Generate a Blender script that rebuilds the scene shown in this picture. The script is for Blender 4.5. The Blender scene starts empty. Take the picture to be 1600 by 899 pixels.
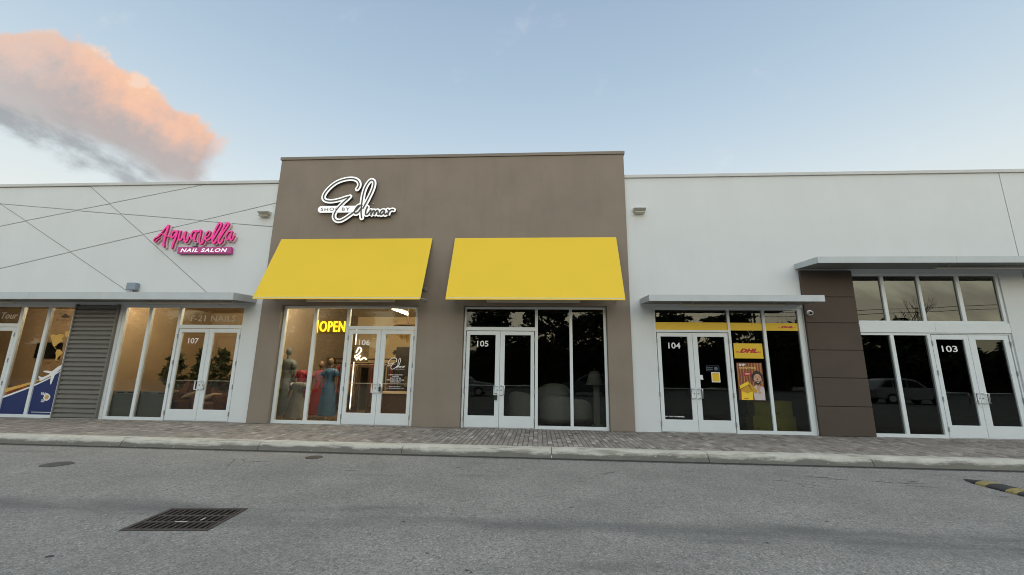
import bpy, bmesh, math, random
from mathutils import Vector, Matrix
random.seed(7)
R = math.radians
S = bpy.context.scene
COL = S.collection

# ------------------------------------------------------------------ camera
cam = bpy.data.cameras.new('camera'); camo = bpy.data.objects.new('camera', cam); COL.objects.link(camo); S.camera = camo
cam.sensor_width = 36; cam.lens = 651.635 / 1600 * 36; cam.clip_start = .05; cam.clip_end = 3000
_y, _p, _r = R(-3.6602), R(11.7786), R(0.8352)
fw = Vector((math.sin(_y)*math.cos(_p), math.cos(_y)*math.cos(_p), math.sin(_p)))
rt = Vector((math.cos(_y), -math.sin(_y), 0)); up = rt.cross(fw)
rt2 = rt*math.cos(_r) + up*math.sin(_r); up2 = up*math.cos(_r) - rt*math.sin(_r)
camo.matrix_world = Matrix(((rt2.x, up2.x, -fw.x, 0), (rt2.y, up2.y, -fw.y, -11.5637), (rt2.z, up2.z, -fw.z, 1.4), (0, 0, 0, 1)))

# ------------------------------------------------------------------ world, sun, exposure
SUN_EL, SUN_AZ = R(14), R(168)          # the low evening sun is behind the photographer
W = bpy.data.worlds.new('World'); S.world = W; W.use_nodes = True
wt = W.node_tree; wn = wt.nodes; wn.clear()
def wm(op, a, b=None, c=None, clamp=False):
    n = wn.new('ShaderNodeMath'); n.operation = op; n.use_clamp = clamp
    for i, v in enumerate((a, b, c)):
        if v is None: continue
        if isinstance(v, (int, float)): n.inputs[i].default_value = v
        else: wt.links.new(v, n.inputs[i])
    return n.outputs[0]
def wstep(x, lo, hi):
    n = wn.new('ShaderNodeMapRange'); n.interpolation_type = 'SMOOTHSTEP'
    wt.links.new(x, n.inputs[0]); n.inputs[1].default_value = lo; n.inputs[2].default_value = hi
    return n.outputs[0]
def wmix(f, a, b):
    n = wn.new('ShaderNodeMix'); n.data_type = 'RGBA'
    for i, v in ((0, f), (6, a), (7, b)):
        if isinstance(v, (int, float)): n.inputs[i].default_value = v
        elif isinstance(v, tuple): n.inputs[i].default_value = (*v, 1)
        else: wt.links.new(v, n.inputs[i])
    return n.outputs[2]
def wramp(x, stops):
    n = wn.new('ShaderNodeValToRGB'); e = n.color_ramp.elements
    while len(e) < len(stops): e.new(.5)
    for i, (p, c) in enumerate(stops): e[i].position = p; e[i].color = (*c, 1)
    wt.links.new(x, n.inputs[0]); return n.outputs[0]
def wnoise(vec, scale, detail, rough=.55):
    n = wn.new('ShaderNodeTexNoise'); n.inputs['Scale'].default_value = scale; n.inputs['Detail'].default_value = detail; n.inputs['Roughness'].default_value = rough
    wt.links.new(vec, n.inputs['Vector']); return n.outputs[0]
tc = wn.new('ShaderNodeTexCoord'); sep = wn.new('ShaderNodeSeparateXYZ'); wt.links.new(tc.outputs['Generated'], sep.inputs[0])
dx, dy, dz = sep.outputs
sky = wn.new('ShaderNodeTexSky'); sky.sky_type = 'NISHITA'; sky.sun_disc = False; sky.sun_elevation = SUN_EL; sky.sun_rotation = SUN_AZ; sky.dust_density = 2.0
# clear evening sky: pale at the horizon, blue overhead; all colours below are x10 because the Background runs at 0.1
grad = wramp(wm('MAXIMUM', dz, 0), [(0, (.90, .87, .78)), (.26, (.89, .925, .89)), (.36, (.77, .865, .90)), (.50, (.575, .715, .835)), (.62, (.455, .60, .75)), (.74, (.375, .50, .675)), (1, (.30, .40, .60))])
g10 = wn.new('ShaderNodeVectorMath'); g10.operation = 'SCALE'; g10.inputs[3].default_value = 10; wt.links.new(grad, g10.inputs[0])
base = wmix(.12, g10.outputs[0], sky.outputs[0])
# brighter, warmer western half round the sun
west = wstep(wm('ADD', wm('MULTIPLY', dy, -1.0), wm('MULTIPLY', dx, .2)), -.15, .95)
low = wstep(dz, .75, .0)
glow = wmix(low, (1.6, 1.65, 1.7), (1.72, 1.63, 1.34))
zen = wmix(wstep(dz, .74, .97), (1, 1, 1), (6.2, 4.85, 3.4))      # zenith brightening added out of frame to put more light on the ground
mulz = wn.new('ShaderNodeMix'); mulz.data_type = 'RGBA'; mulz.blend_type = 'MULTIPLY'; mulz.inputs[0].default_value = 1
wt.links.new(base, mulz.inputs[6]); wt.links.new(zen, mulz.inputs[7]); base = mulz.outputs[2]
mulc = wn.new('ShaderNodeMix'); mulc.data_type = 'RGBA'; mulc.blend_type = 'MULTIPLY'; mulc.inputs[0].default_value = 1
wt.links.new(base, mulc.inputs[6]); wt.links.new(wmix(west, (1, 1, 1), glow), mulc.inputs[7]); base = mulc.outputs[2]
# clouds live in a chart of directions: u = x/y, v = z/y on the eastern half
ys = wm('MAXIMUM', wm('ABSOLUTE', dy), .05); cu = wm('DIVIDE', dx, ys); cv = wm('DIVIDE', dz, ys)
comb = wn.new('ShaderNodeCombineXYZ'); wt.links.new(cu, comb.inputs[0]); wt.links.new(cv, comb.inputs[1]); wt.links.new(wm('SIGN', dy), comb.inputs[2])
cs = wm('SUBTRACT', wm('MULTIPLY', cu, .894), wm('MULTIPLY', cv, .447)); ct = wm('ADD', wm('MULTIPLY', cu, .447), wm('MULTIPLY', cv, .894))
n1 = wm('SUBTRACT', wnoise(comb.outputs[0], 6.5, 12, .66), .5); n2 = wm('SUBTRACT', wnoise(comb.outputs[0], 3.2, 8, .55), .5)
st = wn.new('ShaderNodeCombineXYZ'); wt.links.new(wm('MULTIPLY', cs, 4.0), st.inputs[0]); wt.links.new(wm('MULTIPLY', ct, 13.0), st.inputs[1])
n3 = wm('SUBTRACT', wnoise(st.outputs[0], 1.0, 8, .6), .5)
tu = wm('ADD', wm('ADD', wm('MULTIPLY', cs, -.115), .075), wm('MULTIPLY', wstep(cs, -1.70, -1.98), -.13)); tl = wm('ADD', wm('MULTIPLY', cs, .105), .125)
up_d = wm('ADD', wm('SUBTRACT', tu, ct), wm('ADD', wm('MULTIPLY', n1, .145), wm('MULTIPLY', n2, .07)))
lo_d = wm('ADD', wm('SUBTRACT', ct, tl), wm('ADD', wm('MULTIPLY', n3, .10), wm('MULTIPLY', n2, .10)))
en_d = wm('ADD', wm('SUBTRACT', -1.03, cs), wm('MULTIPLY', n1, .16))
east = wstep(dy, .05, .1)
body = wm('MULTIPLY', wm('MULTIPLY', wstep(up_d, -.002, .028), wstep(lo_d, -.035, .045)), wm('MULTIPLY', wstep(en_d, -.005, .06), east))
h = wm('ADD', wm('DIVIDE', wm('SUBTRACT', ct, tl), wm('SUBTRACT', tu, tl)), wm('ADD', wm('MULTIPLY', n3, .5), wm('MULTIPLY', n1, 1.15)))
left = wstep(cs, -1.45, -1.85)
ccol = wramp(h, [(.0, (.50, .48, .48)), (.32, (.50, .44, .43)), (.52, (.66, .49, .43)), (.74, (.88, .545, .405)), (.92, (.955, .585, .40)), (1, (.95, .68, .53))])
ccol = wmix(wm('MULTIPLY', left, wm('ADD', .45, wm('MULTIPLY', n3, .8))), ccol, (.62, .57, .56))
c10 = wn.new('ShaderNodeVectorMath'); c10.operation = 'SCALE'; c10.inputs[3].default_value = 10; wt.links.new(ccol, c10.inputs[0])
base = wmix(wm('MULTIPLY', body, .97), base, c10.outputs[0])
# grey wisps under it
w_d = wm('SUBTRACT', wm('ADD', .046, wm('MULTIPLY', n3, .17)), wm('ABSOLUTE', wm('ADD', wm('SUBTRACT', ct, wm('MULTIPLY', cs, .02)), wm('ADD', .012, wm('MULTIPLY', n2, .16)))))
wis = wm('MULTIPLY', wm('MULTIPLY', wstep(w_d, -.015, .05), wstep(wm('ADD', wm('SUBTRACT', -1.08, cs), wm('MULTIPLY', n2, .3)), -.03, .14)), wm('MULTIPLY', east, .9))
base = wmix(wis, base, (3.7, 3.95, 4.15))
# faint high wisps, and grey bars low in the west (seen mirrored in the upper glass)
f1 = wm('MULTIPLY', wstep(wnoise(comb.outputs[0], 4.6, 9, .62), .60, .80), .22)
base = wmix(wm('MULTIPLY', f1, east), base, (9.2, 9.0, 9.0))
bar = wm('MULTIPLY', wstep(wm('ADD', wm('MULTIPLY', wnoise(st.outputs[0], .55, 6, .55), 1.0), wm('MULTIPLY', wm('ABSOLUTE', wm('SUBTRACT', dz, .13)), -2.2)), .42, .56), wstep(dy, 0, -.1))
base = wmix(wm('MULTIPLY', bar, .55), base, (5.5, 4.9, 4.4))
bg = wn.new('ShaderNodeBackground'); bg.inputs[1].default_value = .1; wt.links.new(base, bg.inputs[0])
wo = wn.new('ShaderNodeOutputWorld'); wt.links.new(bg.outputs[0], wo.inputs[0])

sl = bpy.data.lights.new('sun', 'SUN'); sl.energy = .5; sl.angle = R(45); sl.color = (1, .93, .82)
so = bpy.data.objects.new('sun', sl); COL.objects.link(so)
sd = Vector((math.sin(SUN_AZ)*math.cos(SUN_EL), math.cos(SUN_AZ)*math.cos(SUN_EL), math.sin(SUN_EL)))
so.rotation_euler = sd.to_track_quat('Z', 'Y').to_euler(); so.location = (0, -20, 20)
S.view_settings.view_transform = 'Standard'; S.view_settings.look = 'None'; S.view_settings.exposure = 0; S.view_settings.gamma = 1
S.cycles.filter_width = 1.0; S.cycles.max_bounces = 10; S.cycles.transparent_max_bounces = 24; S.cycles.use_denoising = True; S.cycles.sample_clamp_indirect = 6

# ------------------------------------------------------------------ helpers
def tag(o, label=None, cat=None, group=None, kind=None):
    for k, v in (('label', label), ('category', cat), ('group', group), ('kind', kind)):
        if v: o[k] = v
    return o
def thing(name, label, cat, loc=(0, 0, 0), group=None):
    o = bpy.data.objects.new(name, None); COL.objects.link(o); o.location = loc; o.empty_display_size = .1
    return tag(o, label, cat, group)
def wloc(o):
    v = Vector((0, 0, 0))
    while o: v += o.location; o = o.parent
    return v
class MB:
    def __init__(s): s.b = bmesh.new(); s.m = 0
    def _f(s, vs):
        try:
            f = s.b.faces.new(vs); f.material_index = s.m; return f
        except ValueError: return None
    def box(s, x0, x1, y0, y1, z0, z1):
        v = [s.b.verts.new(p) for p in ((x0,y0,z0),(x1,y0,z0),(x1,y1,z0),(x0,y1,z0),(x0,y0,z1),(x1,y0,z1),(x1,y1,z1),(x0,y1,z1))]
        for q in ((0,3,2,1),(4,5,6,7),(0,1,5,4),(1,2,6,5),(2,3,7,6),(3,0,4,7)): s._f([v[i] for i in q])
        return s
    def quad(s, *p): s._f([s.b.verts.new(q) for q in p]); return s
    def prism(s, pts, axis, a, b):
        """polygon pts (2D) extruded along axis ('x': pts are (y,z); 'y': (x,z); 'z': (x,y)) from a to b"""
        def P(p, t): return {'x': (t, p[0], p[1]), 'y': (p[0], t, p[1]), 'z': (p[0], p[1], t)}[axis]
        A = [s.b.verts.new(P(p, a)) for p in pts]; B = [s.b.verts.new(P(p, b)) for p in pts]; n = len(pts)
        s._f(A); s._f(B[::-1])
        for i in range(n): s._f([A[i], B[i], B[(i+1) % n], A[(i+1) % n]])
        return s
    def tube(s, pts, r, n=8, cap=True):
        pts = [Vector(p) for p in pts]; rr = r if isinstance(r, (list, tuple)) else [r]*len(pts); prev = None; first = None
        for i, p in enumerate(pts):
            d = (pts[min(i+1, len(pts)-1)] - pts[max(i-1, 0)]).normalized()
            a = d.cross(Vector((0, 0, 1)) if abs(d.z) < .9 else Vector((1, 0, 0))).normalized(); c = d.cross(a)
            ring = [s.b.verts.new(p + (a*math.cos(t*2*math.pi/n) + c*math.sin(t*2*math.pi/n))*rr[i]) for t in range(n)]
            if prev:
                for t in range(n): s._f([prev[t], prev[(t+1) % n], ring[(t+1) % n], ring[t]])
            else: first = ring
            prev = ring
        if cap: s._f(first[::-1]); s._f(prev)
        return s
    def lathe(s, prof, cx, cy, n=20, sx=1, sy=1):
        """prof: (radius, z) from bottom to top"""
        prev = None
        for r, z in prof:
            ring = [s.b.verts.new((cx + sx*r*math.cos(t*2*math.pi/n), cy + sy*r*math.sin(t*2*math.pi/n), z)) for t in range(n)]
            if prev:
                for t in range(n): s._f([prev[t], prev[(t+1) % n], ring[(t+1) % n], ring[t]])
            else: s._f(ring[::-1])
            prev = ring
        s._f(prev); return s
    def ball(s, c, r, sx=1, sy=1, sz=1, n=14):
        prof = [(max(r*math.sin(math.pi*i/10), .0005), -r*math.cos(math.pi*i/10)) for i in range(11)]
        prev = None
        for q, z in prof:
            ring = [s.b.verts.new((c[0] + sx*q*math.cos(t*2*math.pi/n), c[1] + sy*q*math.sin(t*2*math.pi/n), c[2] + sz*z)) for t in range(n)]
            if prev:
                for t in range(n): s._f([prev[t], prev[(t+1) % n], ring[(t+1) % n], ring[t]])
            prev = ring
        return s
    def wall(s, x0, x1, z0, z1, y0, y1, holes=()):
        """slab between y0 (front) and y1 with rectangular holes (xa, xb, za, zb)"""
        xs = sorted({x0, x1, *[h[0] for h in holes], *[h[1] for h in holes]}); xs = [x for x in xs if x0 <= x <= x1]
        zs = sorted({z0, z1, *[h[2] for h in holes], *[h[3] for h in holes]}); zs = [z for z in zs if z0 <= z <= z1]
        V = {}
        def v(i, j, y):
            k = (i, j, y)
            if k not in V: V[k] = s.b.verts.new((xs[i], y, zs[j]))
            return V[k]
        def solid(i, j):
            if i < 0 or j < 0 or i >= len(xs)-1 or j >= len(zs)-1: return False
            cx, cz = (xs[i]+xs[i+1])/2, (zs[j]+zs[j+1])/2
            return not any(h[0] < cx < h[1] and h[2] < cz < h[3] for h in holes)
        for i in range(len(xs)-1):
            for j in range(len(zs)-1):
                if not solid(i, j): continue
                s._f([v(i,j,y0), v(i+1,j,y0), v(i+1,j+1,y0), v(i,j+1,y0)]); s._f([v(i,j,y1), v(i,j+1,y1), v(i+1,j+1,y1), v(i+1,j,y1)])
                if not solid(i-1, j): s._f([v(i,j,y0), v(i,j+1,y0), v(i,j+1,y1), v(i,j,y1)])
                if not solid(i+1, j): s._f([v(i+1,j,y0), v(i+1,j,y1), v(i+1,j+1,y1), v(i+1,j+1,y0)])
                if not solid(i, j-1): s._f([v(i,j,y0), v(i,j,y1), v(i+1,j,y1), v(i+1,j,y0)])
                if not solid(i, j+1): s._f([v(i,j+1,y0), v(i+1,j+1,y0), v(i+1,j+1,y1), v(i,j+1,y1)])
        return s
    def ribbon(s, pts, w, y, depth, slope=.0003, side=None, n=6):
        """flat brush stroke in the XZ plane facing -Y, round ends, front creeping forward along the stroke"""
        P = smooth(pts, n); L = len(P); fr = []
        for i, p in enumerate(P):
            a, b = P[max(i-1, 0)], P[min(i+1, L-1)]; tx, tz = b[0]-a[0], b[1]-a[1]; l = math.hypot(tx, tz) or 1
            fr.append((p[0], p[1], -tz/l, tx/l, tx/l, tz/l))
        ring = []
        def add(cx, cz, nx, nz, k, f):
            hw = w/2*k; yy = y - slope*f; o = []
            for sg in (1, -1):
                x, z = cx + nx*hw*sg, cz + nz*hw*sg
                o.append((s.b.verts.new((x, yy, z)), s.b.verts.new((x, y + depth, z))))
            ring.append(o)
        for q in (.95, .7, .4, .15): # round start cap
            c = fr[0]; add(c[0] - c[4]*w/2*q, c[1] - c[5]*w/2*q, c[2], c[3], math.sqrt(max(1-q*q, .02)), 0)
        for i, c in enumerate(fr): add(c[0], c[1], c[2], c[3], 1, i)
        for q in (.15, .4, .7, .95):
            c = fr[-1]; add(c[0] + c[4]*w/2*q, c[1] + c[5]*w/2*q, c[2], c[3], math.sqrt(max(1-q*q, .02)), L)
        m0 = s.m; m1 = m0 if side is None else side
        for a, b in zip(ring, ring[1:]):
            s.m = m0; s._f([a[0][0], a[1][0], b[1][0], b[0][0]])
            s.m = m1; s._f([a[0][1], a[0][0], b[0][0], b[0][1]]); s._f([a[1][0], a[1][1], b[1][1], b[1][0]]); s._f([a[0][1], b[0][1], b[1][1], a[1][1]])
        for e in (ring[0], ring[-1]): s._f([e[0][0], e[0][1], e[1][1], e[1][0]])
        s.m = m0; return s
    def build(s, name, mats, parent=None, bevel=0, shade=False, merge=False):
        if merge:
            bmesh.ops.remove_doubles(s.b, verts=s.b.verts, dist=.0002)
        bmesh.ops.recalc_face_normals(s.b, faces=s.b.faces)
        if parent:
            off = -wloc(parent)
            for v in s.b.verts: v.co += off
        me = bpy.data.meshes.new(name); s.b.to_mesh(me); s.b.free()
        for m in (mats if isinstance(mats, (list, tuple)) else [mats]): me.materials.append(m)
        if shade:
            for p in me.polygons: p.use_smooth = True
        o = bpy.data.objects.new(name, me); COL.objects.link(o)
        if parent: o.parent = parent
        if bevel:
            mo = o.modifiers.new('bevel', 'BEVEL'); mo.width = bevel; mo.segments = 2; mo.limit_method = 'ANGLE'; mo.angle_limit = R(40)
        return o
def smooth(pts, n=6):
    if len(pts) < 3 or n < 2: return list(pts)
    out = []
    P = [pts[0]] + list(pts) + [pts[-1]]
    for i in range(1, len(P)-2):
        for k in range(n):
            t = k/n; o = []
            for d in range(2):
                a, b, c, e = P[i-1][d], P[i][d], P[i+1][d], P[i+2][d]
                o.append(.5*(2*b + (c-a)*t + (2*a-5*b+4*c-e)*t*t + (3*b-a-3*c+e)*t**3))
            out.append(tuple(o))
    out.append(pts[-1]); return out
def text(name, s, mats, parent, x0, x1, z0, z1, y, depth=.004, shear=0, bold=0, spacing=1.0):
    """lettering facing -Y, fitted to the box x0..x1, z0..z1, its front at y"""
    c = bpy.data.curves.new(name, 'FONT'); c.body = s; c.extrude = .05; c.offset = bold; c.shear = shear; c.resolution_u = 4; c.space_character = spacing
    o = bpy.data.objects.new(name, c); COL.objects.link(o); dg = bpy.context.evaluated_depsgraph_get(); dg.update()
    me = bpy.data.meshes.new_from_object(o.evaluated_get(dg)); bpy.data.objects.remove(o); bpy.data.curves.remove(c)
    xs = [v.co.x for v in me.vertices]; ys = [v.co.y for v in me.vertices]
    ax, bx, ay, by = min(xs), max(xs), min(ys), max(ys)
    off = -wloc(parent) if parent else Vector()
    for v in me.vertices:
        X = x0 + (v.co.x-ax)/(bx-ax)*(x1-x0); Z = z0 + (v.co.y-ay)/(by-ay)*(z1-z0)
        v.co = Vector((X, y + depth/2 - v.co.z*depth*10, Z)) + off
    me.materials.clear()
    for m in (mats if isinstance(mats, (list, tuple)) else [mats]): me.materials.append(m)
    r = bpy.data.objects.new(name, me); COL.objects.link(r)
    if parent: r.parent = parent
    return r
def copy_tree(o, parent=None):
    c = o.copy(); COL.objects.link(c); c.parent = parent
    for ch in list(o.children): copy_tree(ch, c)
    return c

# ------------------------------------------------------------------ materials
def mat(name, col, rough=.6, var=.0, vs=1.5, bump=0, bs=150, metal=0, dirt=0, spec=.5, emit=0, stretch=None, dirtcol=None):
    m = bpy.data.materials.new(name); m.use_nodes = True; t = m.node_tree; n = t.nodes; b = n['Principled BSDF']
    b.inputs['Base Color'].default_value = (*col, 1); b.inputs['Roughness'].default_value = rough; b.inputs['Metallic'].default_value = metal; b.inputs['Specular IOR Level'].default_value = spec
    if emit: b.inputs['Emission Color'].default_value = (*col, 1); b.inputs['Emission Strength'].default_value = emit
    if var or bump or dirt:
        ge = n.new('ShaderNodeNewGeometry'); vec = ge.outputs['Position']
        def noise(scale, det, st=None, rg=.6):
            x = n.new('ShaderNodeTexNoise'); x.inputs['Scale'].default_value = scale; x.inputs['Detail'].default_value = det; x.inputs['Roughness'].default_value = rg
            src = vec
            if st:
                mp = n.new('ShaderNodeVectorMath'); mp.operation = 'MULTIPLY'; mp.inputs[1].default_value = st; t.links.new(vec, mp.inputs[0]); src = mp.outputs[0]
            t.links.new(src, x.inputs['Vector']); return x.outputs[0]
        colout = None
        if var:
            r = n.new('ShaderNodeValToRGB'); r.color_ramp.elements[0].position = .3; r.color_ramp.elements[1].position = .7
            r.color_ramp.elements[0].color = (*[c*(1-var) for c in col], 1); r.color_ramp.elements[1].color = (*[min(c*(1+var), 1) for c in col], 1)
            t.links.new(noise(vs, 6, stretch), r.inputs[0]); colout = r.outputs[0]
        if dirt:   # run-off streaks and blotches
            mx = n.new('ShaderNodeMix'); mx.data_type = 'RGBA'; mr = n.new('ShaderNodeMapRange'); mr.inputs[1].default_value = .52; mr.inputs[2].default_value = .8; mr.inputs[4].default_value = dirt
            t.links.new(noise(1, 7, (2.6, 2.6, .35)), mr.inputs[0]); t.links.new(mr.outputs[0], mx.inputs[0])
            if colout: t.links.new(colout, mx.inputs[6])
            else: mx.inputs[6].default_value = (*col, 1)
            mx.inputs[7].default_value = (*(dirtcol or [c*.55 for c in col]), 1); colout = mx.outputs[2]
        if colout: t.links.new(colout, b.inputs['Base Color'])
        if bump:
            bp = n.new('ShaderNodeBump'); bp.inputs['Strength'].default_value = bump; bp.inputs['Distance'].default_value = .004
            t.links.new(noise(bs, 3), bp.inputs['Height']); t.links.new(bp.outputs[0], b.inputs['Normal'])
            mr2 = n.new('ShaderNodeMapRange'); mr2.inputs[3].default_value = rough*.9; mr2.inputs[4].default_value = min(rough*1.1, 1)
            t.links.new(noise(bs*.3, 2), mr2.inputs[0]); t.links.new(mr2.outputs[0], b.inputs['Roughness'])
    return m
def glass(name, tint, ior=1.5):
    m = bpy.data.materials.new(name); m.use_nodes = True; t = m.node_tree; n = t.nodes; n.remove(n['Principled BSDF'])
    tr = n.new('ShaderNodeBsdfTransparent'); tr.inputs[0].default_value = (*tint, 1)
    gl = n.new('ShaderNodeBsdfGlossy'); gl.inputs[0].default_value = (.95, .97, .92, 1); gl.inputs[1].default_value = .0
    g_ = n.new('ShaderNodeNewGeometry'); dt = n.new('ShaderNodeVectorMath'); dt.operation = 'DOT_PRODUCT'; t.links.new(g_.outputs['Incoming'], dt.inputs[0]); t.links.new(g_.outputs['Normal'], dt.inputs[1])
    f0 = ((ior-1)/(ior+1))**2; fac = dt.outputs['Value']        # Schlick reflectance, the same from both faces of the pane
    for op, v in (('ABSOLUTE', 0), ('SUBTRACT', None), ('POWER', 5), ('MULTIPLY', 1-f0), ('ADD', f0)):
        q = n.new('ShaderNodeMath'); q.operation = op
        if op == 'SUBTRACT': q.inputs[0].default_value = 1; t.links.new(fac, q.inputs[1])
        else: t.links.new(fac, q.inputs[0]); q.inputs[1].default_value = v
        fac = q.outputs[0]
    ge = n.new('ShaderNodeTexCoord'); nz = n.new('ShaderNodeTexNoise'); nz.inputs['Scale'].default_value = .9; nz.inputs['Detail'].default_value = 1; t.links.new(ge.outputs['Object'], nz.inputs['Vector'])
    bp = n.new('ShaderNodeBump'); bp.inputs['Strength'].default_value = .12; bp.inputs['Distance'].default_value = .01; t.links.new(nz.outputs[0], bp.inputs['Height']); t.links.new(bp.outputs[0], gl.inputs['Normal'])
    mx = n.new('ShaderNodeMixShader'); t.links.new(fac, mx.inputs[0]); t.links.new(tr.outputs[0], mx.inputs[1]); t.links.new(gl.outputs[0], mx.inputs[2]); t.links.new(mx.outputs[0], n['Material Output'].inputs[0])
    return m
M = dict(
    white=mat('white stucco', (.668, .685, .678), .85, .022, .9, .35, 120, dirt=.14, dirtcol=(.52, .53, .515)),
    groove=mat('groove grey', (.36, .365, .36), .9),
    taupe=mat('taupe stucco', (.250, .204, .160), .85, .07, 1.2, .5, 110, dirt=.25),
    pillar=mat('dark brown stucco', (.078, .056, .042), .8, .08, 1.5, .35, 130),
    coping=mat('coping metal', (.55, .55, .53), .5, .06, 2, metal=.0),
    tcoping=mat('taupe coping metal', (.20, .165, .13), .5, .05, 2),
    frame=mat('white aluminium', (.70, .735, .735), .42, .03, 3),
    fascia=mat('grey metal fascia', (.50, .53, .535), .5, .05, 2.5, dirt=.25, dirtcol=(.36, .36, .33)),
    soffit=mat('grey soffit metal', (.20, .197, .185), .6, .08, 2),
    louver=mat('grey brown corrugated metal', (.175, .165, .145), .55, .06, 2),
    steel=mat('brushed steel', (.78, .79, .79), .32, metal=.75),
    hinge=mat('hinge metal', (.30, .31, .31), .45, metal=.6),
    black=mat('black', (.012, .012, .013), .5), rubber=mat('black rubber', (.022, .022, .024), .7, .3, 12, .4, 60),
    yellow=mat('yellow awning cloth', (.78, .525, .024), .75, .014, 1.2, .3, 420),
    yelledge=mat('awning binding', (.78, .545, .06), .6),
    sign=mat('white acrylic', (.88, .88, .87), .35, emit=.45), signblk=mat('black sign return', (.014, .013, .013), .4),
    signline=mat('dark line', (.06, .055, .05), .4), signgrey=mat('grey lettering', (.17, .155, .14), .5),
    pink=mat('pink acrylic', (.86, .030, .30), .32, emit=.22), pinkside=mat('pink return', (.42, .03, .13), .4), pinkpale=mat('pale pink backer', (.86, .55, .60), .45),
    magenta=mat('magenta box face', (.50, .045, .25), .35), lit=mat('lit white letter', (.95, .93, .95), .4, emit=.35),
    vinyl=mat('white vinyl', (.80, .80, .79), .5), vinylgrey=mat('frosted vinyl', (.52, .475, .40), .5), goldv=mat('gold vinyl', (.62, .36, .07), .5, .1, 8),
    navy=mat('navy vinyl', (.012, .026, .12), .4, .06, 3), dhlyel=mat('yellow vinyl', (.74, .48, .012), .45), dhlred=mat('red vinyl', (.46, .010, .016), .45),
    glass=glass('tinted storefront glass', (.76, .74, .68)), glassd=glass('dark tinted glass', (.585, .60, .575)), glassu=glass('upper tinted glass', (.5, .5, .46), 2.05),
    tube=mat('lamp cover', (.60, .53, .43), .5),
    wood=mat('dark wood', (.06, .032, .018), .5, .3, 6, stretch=(1, 1, 8)),
)
class NT:
    """tiny helper for hand-wired surface materials"""
    def __init__(s, name):
        s.m = bpy.data.materials.new(name); s.m.use_nodes = True; s.t = s.m.node_tree; s.n = s.t.nodes; s.b = s.n['Principled BSDF']
        s.pos = s.n.new('ShaderNodeNewGeometry')
    def put(s, sock, v):
        if isinstance(v, (int, float)): sock.default_value = v
        elif isinstance(v, tuple): sock.default_value = (*v, 1) if len(sock.default_value) == 4 and len(v) == 3 else v
        else: s.t.links.new(v, sock)
    def math(s, op, a, b=0.0, clamp=False):
        x = s.n.new('ShaderNodeMath'); x.operation = op; x.use_clamp = clamp; s.put(x.inputs[0], a); s.put(x.inputs[1], b); return x.outputs[0]
    def noise(s, scale, det=5, st=None, rg=.6):
        x = s.n.new('ShaderNodeTexNoise'); x.inputs['Scale'].default_value = scale; x.inputs['Detail'].default_value = det; x.inputs['Roughness'].default_value = rg
        v = s.pos.outputs['Position']
        if st:
            mp = s.n.new('ShaderNodeVectorMath'); mp.operation = 'MULTIPLY'; mp.inputs[1].default_value = st; s.t.links.new(v, mp.inputs[0]); v = mp.outputs[0]
        s.t.links.new(v, x.inputs['Vector']); return x.outputs[0]
    def voro(s, scale, feat='F1', rand=1):
        x = s.n.new('ShaderNodeTexVoronoi'); x.feature = feat; x.inputs['Scale'].default_value = scale; s.t.links.new(s.pos.outputs['Position'], x.inputs['Vector']); return x
    def step(s, x, lo, hi):
        n = s.n.new('ShaderNodeMapRange'); n.interpolation_type = 'SMOOTHSTEP'; s.put(n.inputs[0], x); n.inputs[1].default_value = lo; n.inputs[2].default_value = hi; return n.outputs[0]
    def mix(s, f, a, b, mode='MIX'):
        n = s.n.new('ShaderNodeMix'); n.data_type = 'RGBA'; n.blend_type = mode; s.put(n.inputs[0], f); s.put(n.inputs[6], a); s.put(n.inputs[7], b); return n.outputs[2]
    def ramp(s, x, stops):
        n = s.n.new('ShaderNodeValToRGB'); e = n.color_ramp.elements
        while len(e) < len(stops): e.new(.5)
        for i, (p, c) in enumerate(stops): e[i].position = p; e[i].color = (*c, 1)
        s.put(n.inputs[0], x); return n.outputs[0]
    def xyz(s):
        n = s.n.new('ShaderNodeSeparateXYZ'); s.t.links.new(s.pos.outputs['Position'], n.inputs[0]); return n.outputs
    def bump(s, h, strength, dist):
        b = s.n.new('ShaderNodeBump'); b.inputs['Strength'].default_value = strength; b.inputs['Distance'].default_value = dist; s.put(b.inputs['Height'], h)
        s.t.links.new(b.outputs[0], s.b.inputs['Normal'])

# ------------------------------------------------------------------ ground
k = NT('worn asphalt'); X, Y_, Z_ = k.xyz()
g = k.ramp(k.noise(1.1, 7), [(.25, (.176, .168, .155)), (.5, (.214, .204, .188)), (.75, (.252, .241, .222))])
v1 = k.voro(78); g = k.mix(.78, g, k.ramp(v1.outputs['Color'], [(0, (.42, .42, .42)), (.35, (.85, .85, .85)), (.6, (1.02, 1.02, 1.0)), (.85, (1.35, 1.34, 1.3)), (1, (2.4, 2.36, 2.25))]), 'MULTIPLY')
g = k.mix(k.step(k.noise(30, 5, None, .75), .50, .66), g, (.105, .102, .096)); g = k.mix(k.math('MULTIPLY', k.step(k.noise(75, 3), .62, .70), .6), g, (.40, .39, .36))
g = k.mix(k.math('MULTIPLY', k.step(k.noise(26, 3), .66, .74), .5), g, (.34, .335, .32))
wv = k.math('ADD', Y_, k.math('MULTIPLY', k.math('SUBTRACT', k.noise(.35, 3), .5), 1.6))
trk = k.math('SUBTRACT', 1.0, k.math('ABSOLUTE', k.math('DIVIDE', k.math('ADD', wv, 6.75), .42)))       # polished wheel track along the lane
trk = k.math('MULTIPLY', k.step(trk, 0, .8), k.step(k.noise(.9, 6, (.35, 2.5, 1)), .30, .62))
g = k.mix(k.math('MULTIPLY', trk, .62), g, (.085, .084, .082))
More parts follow.
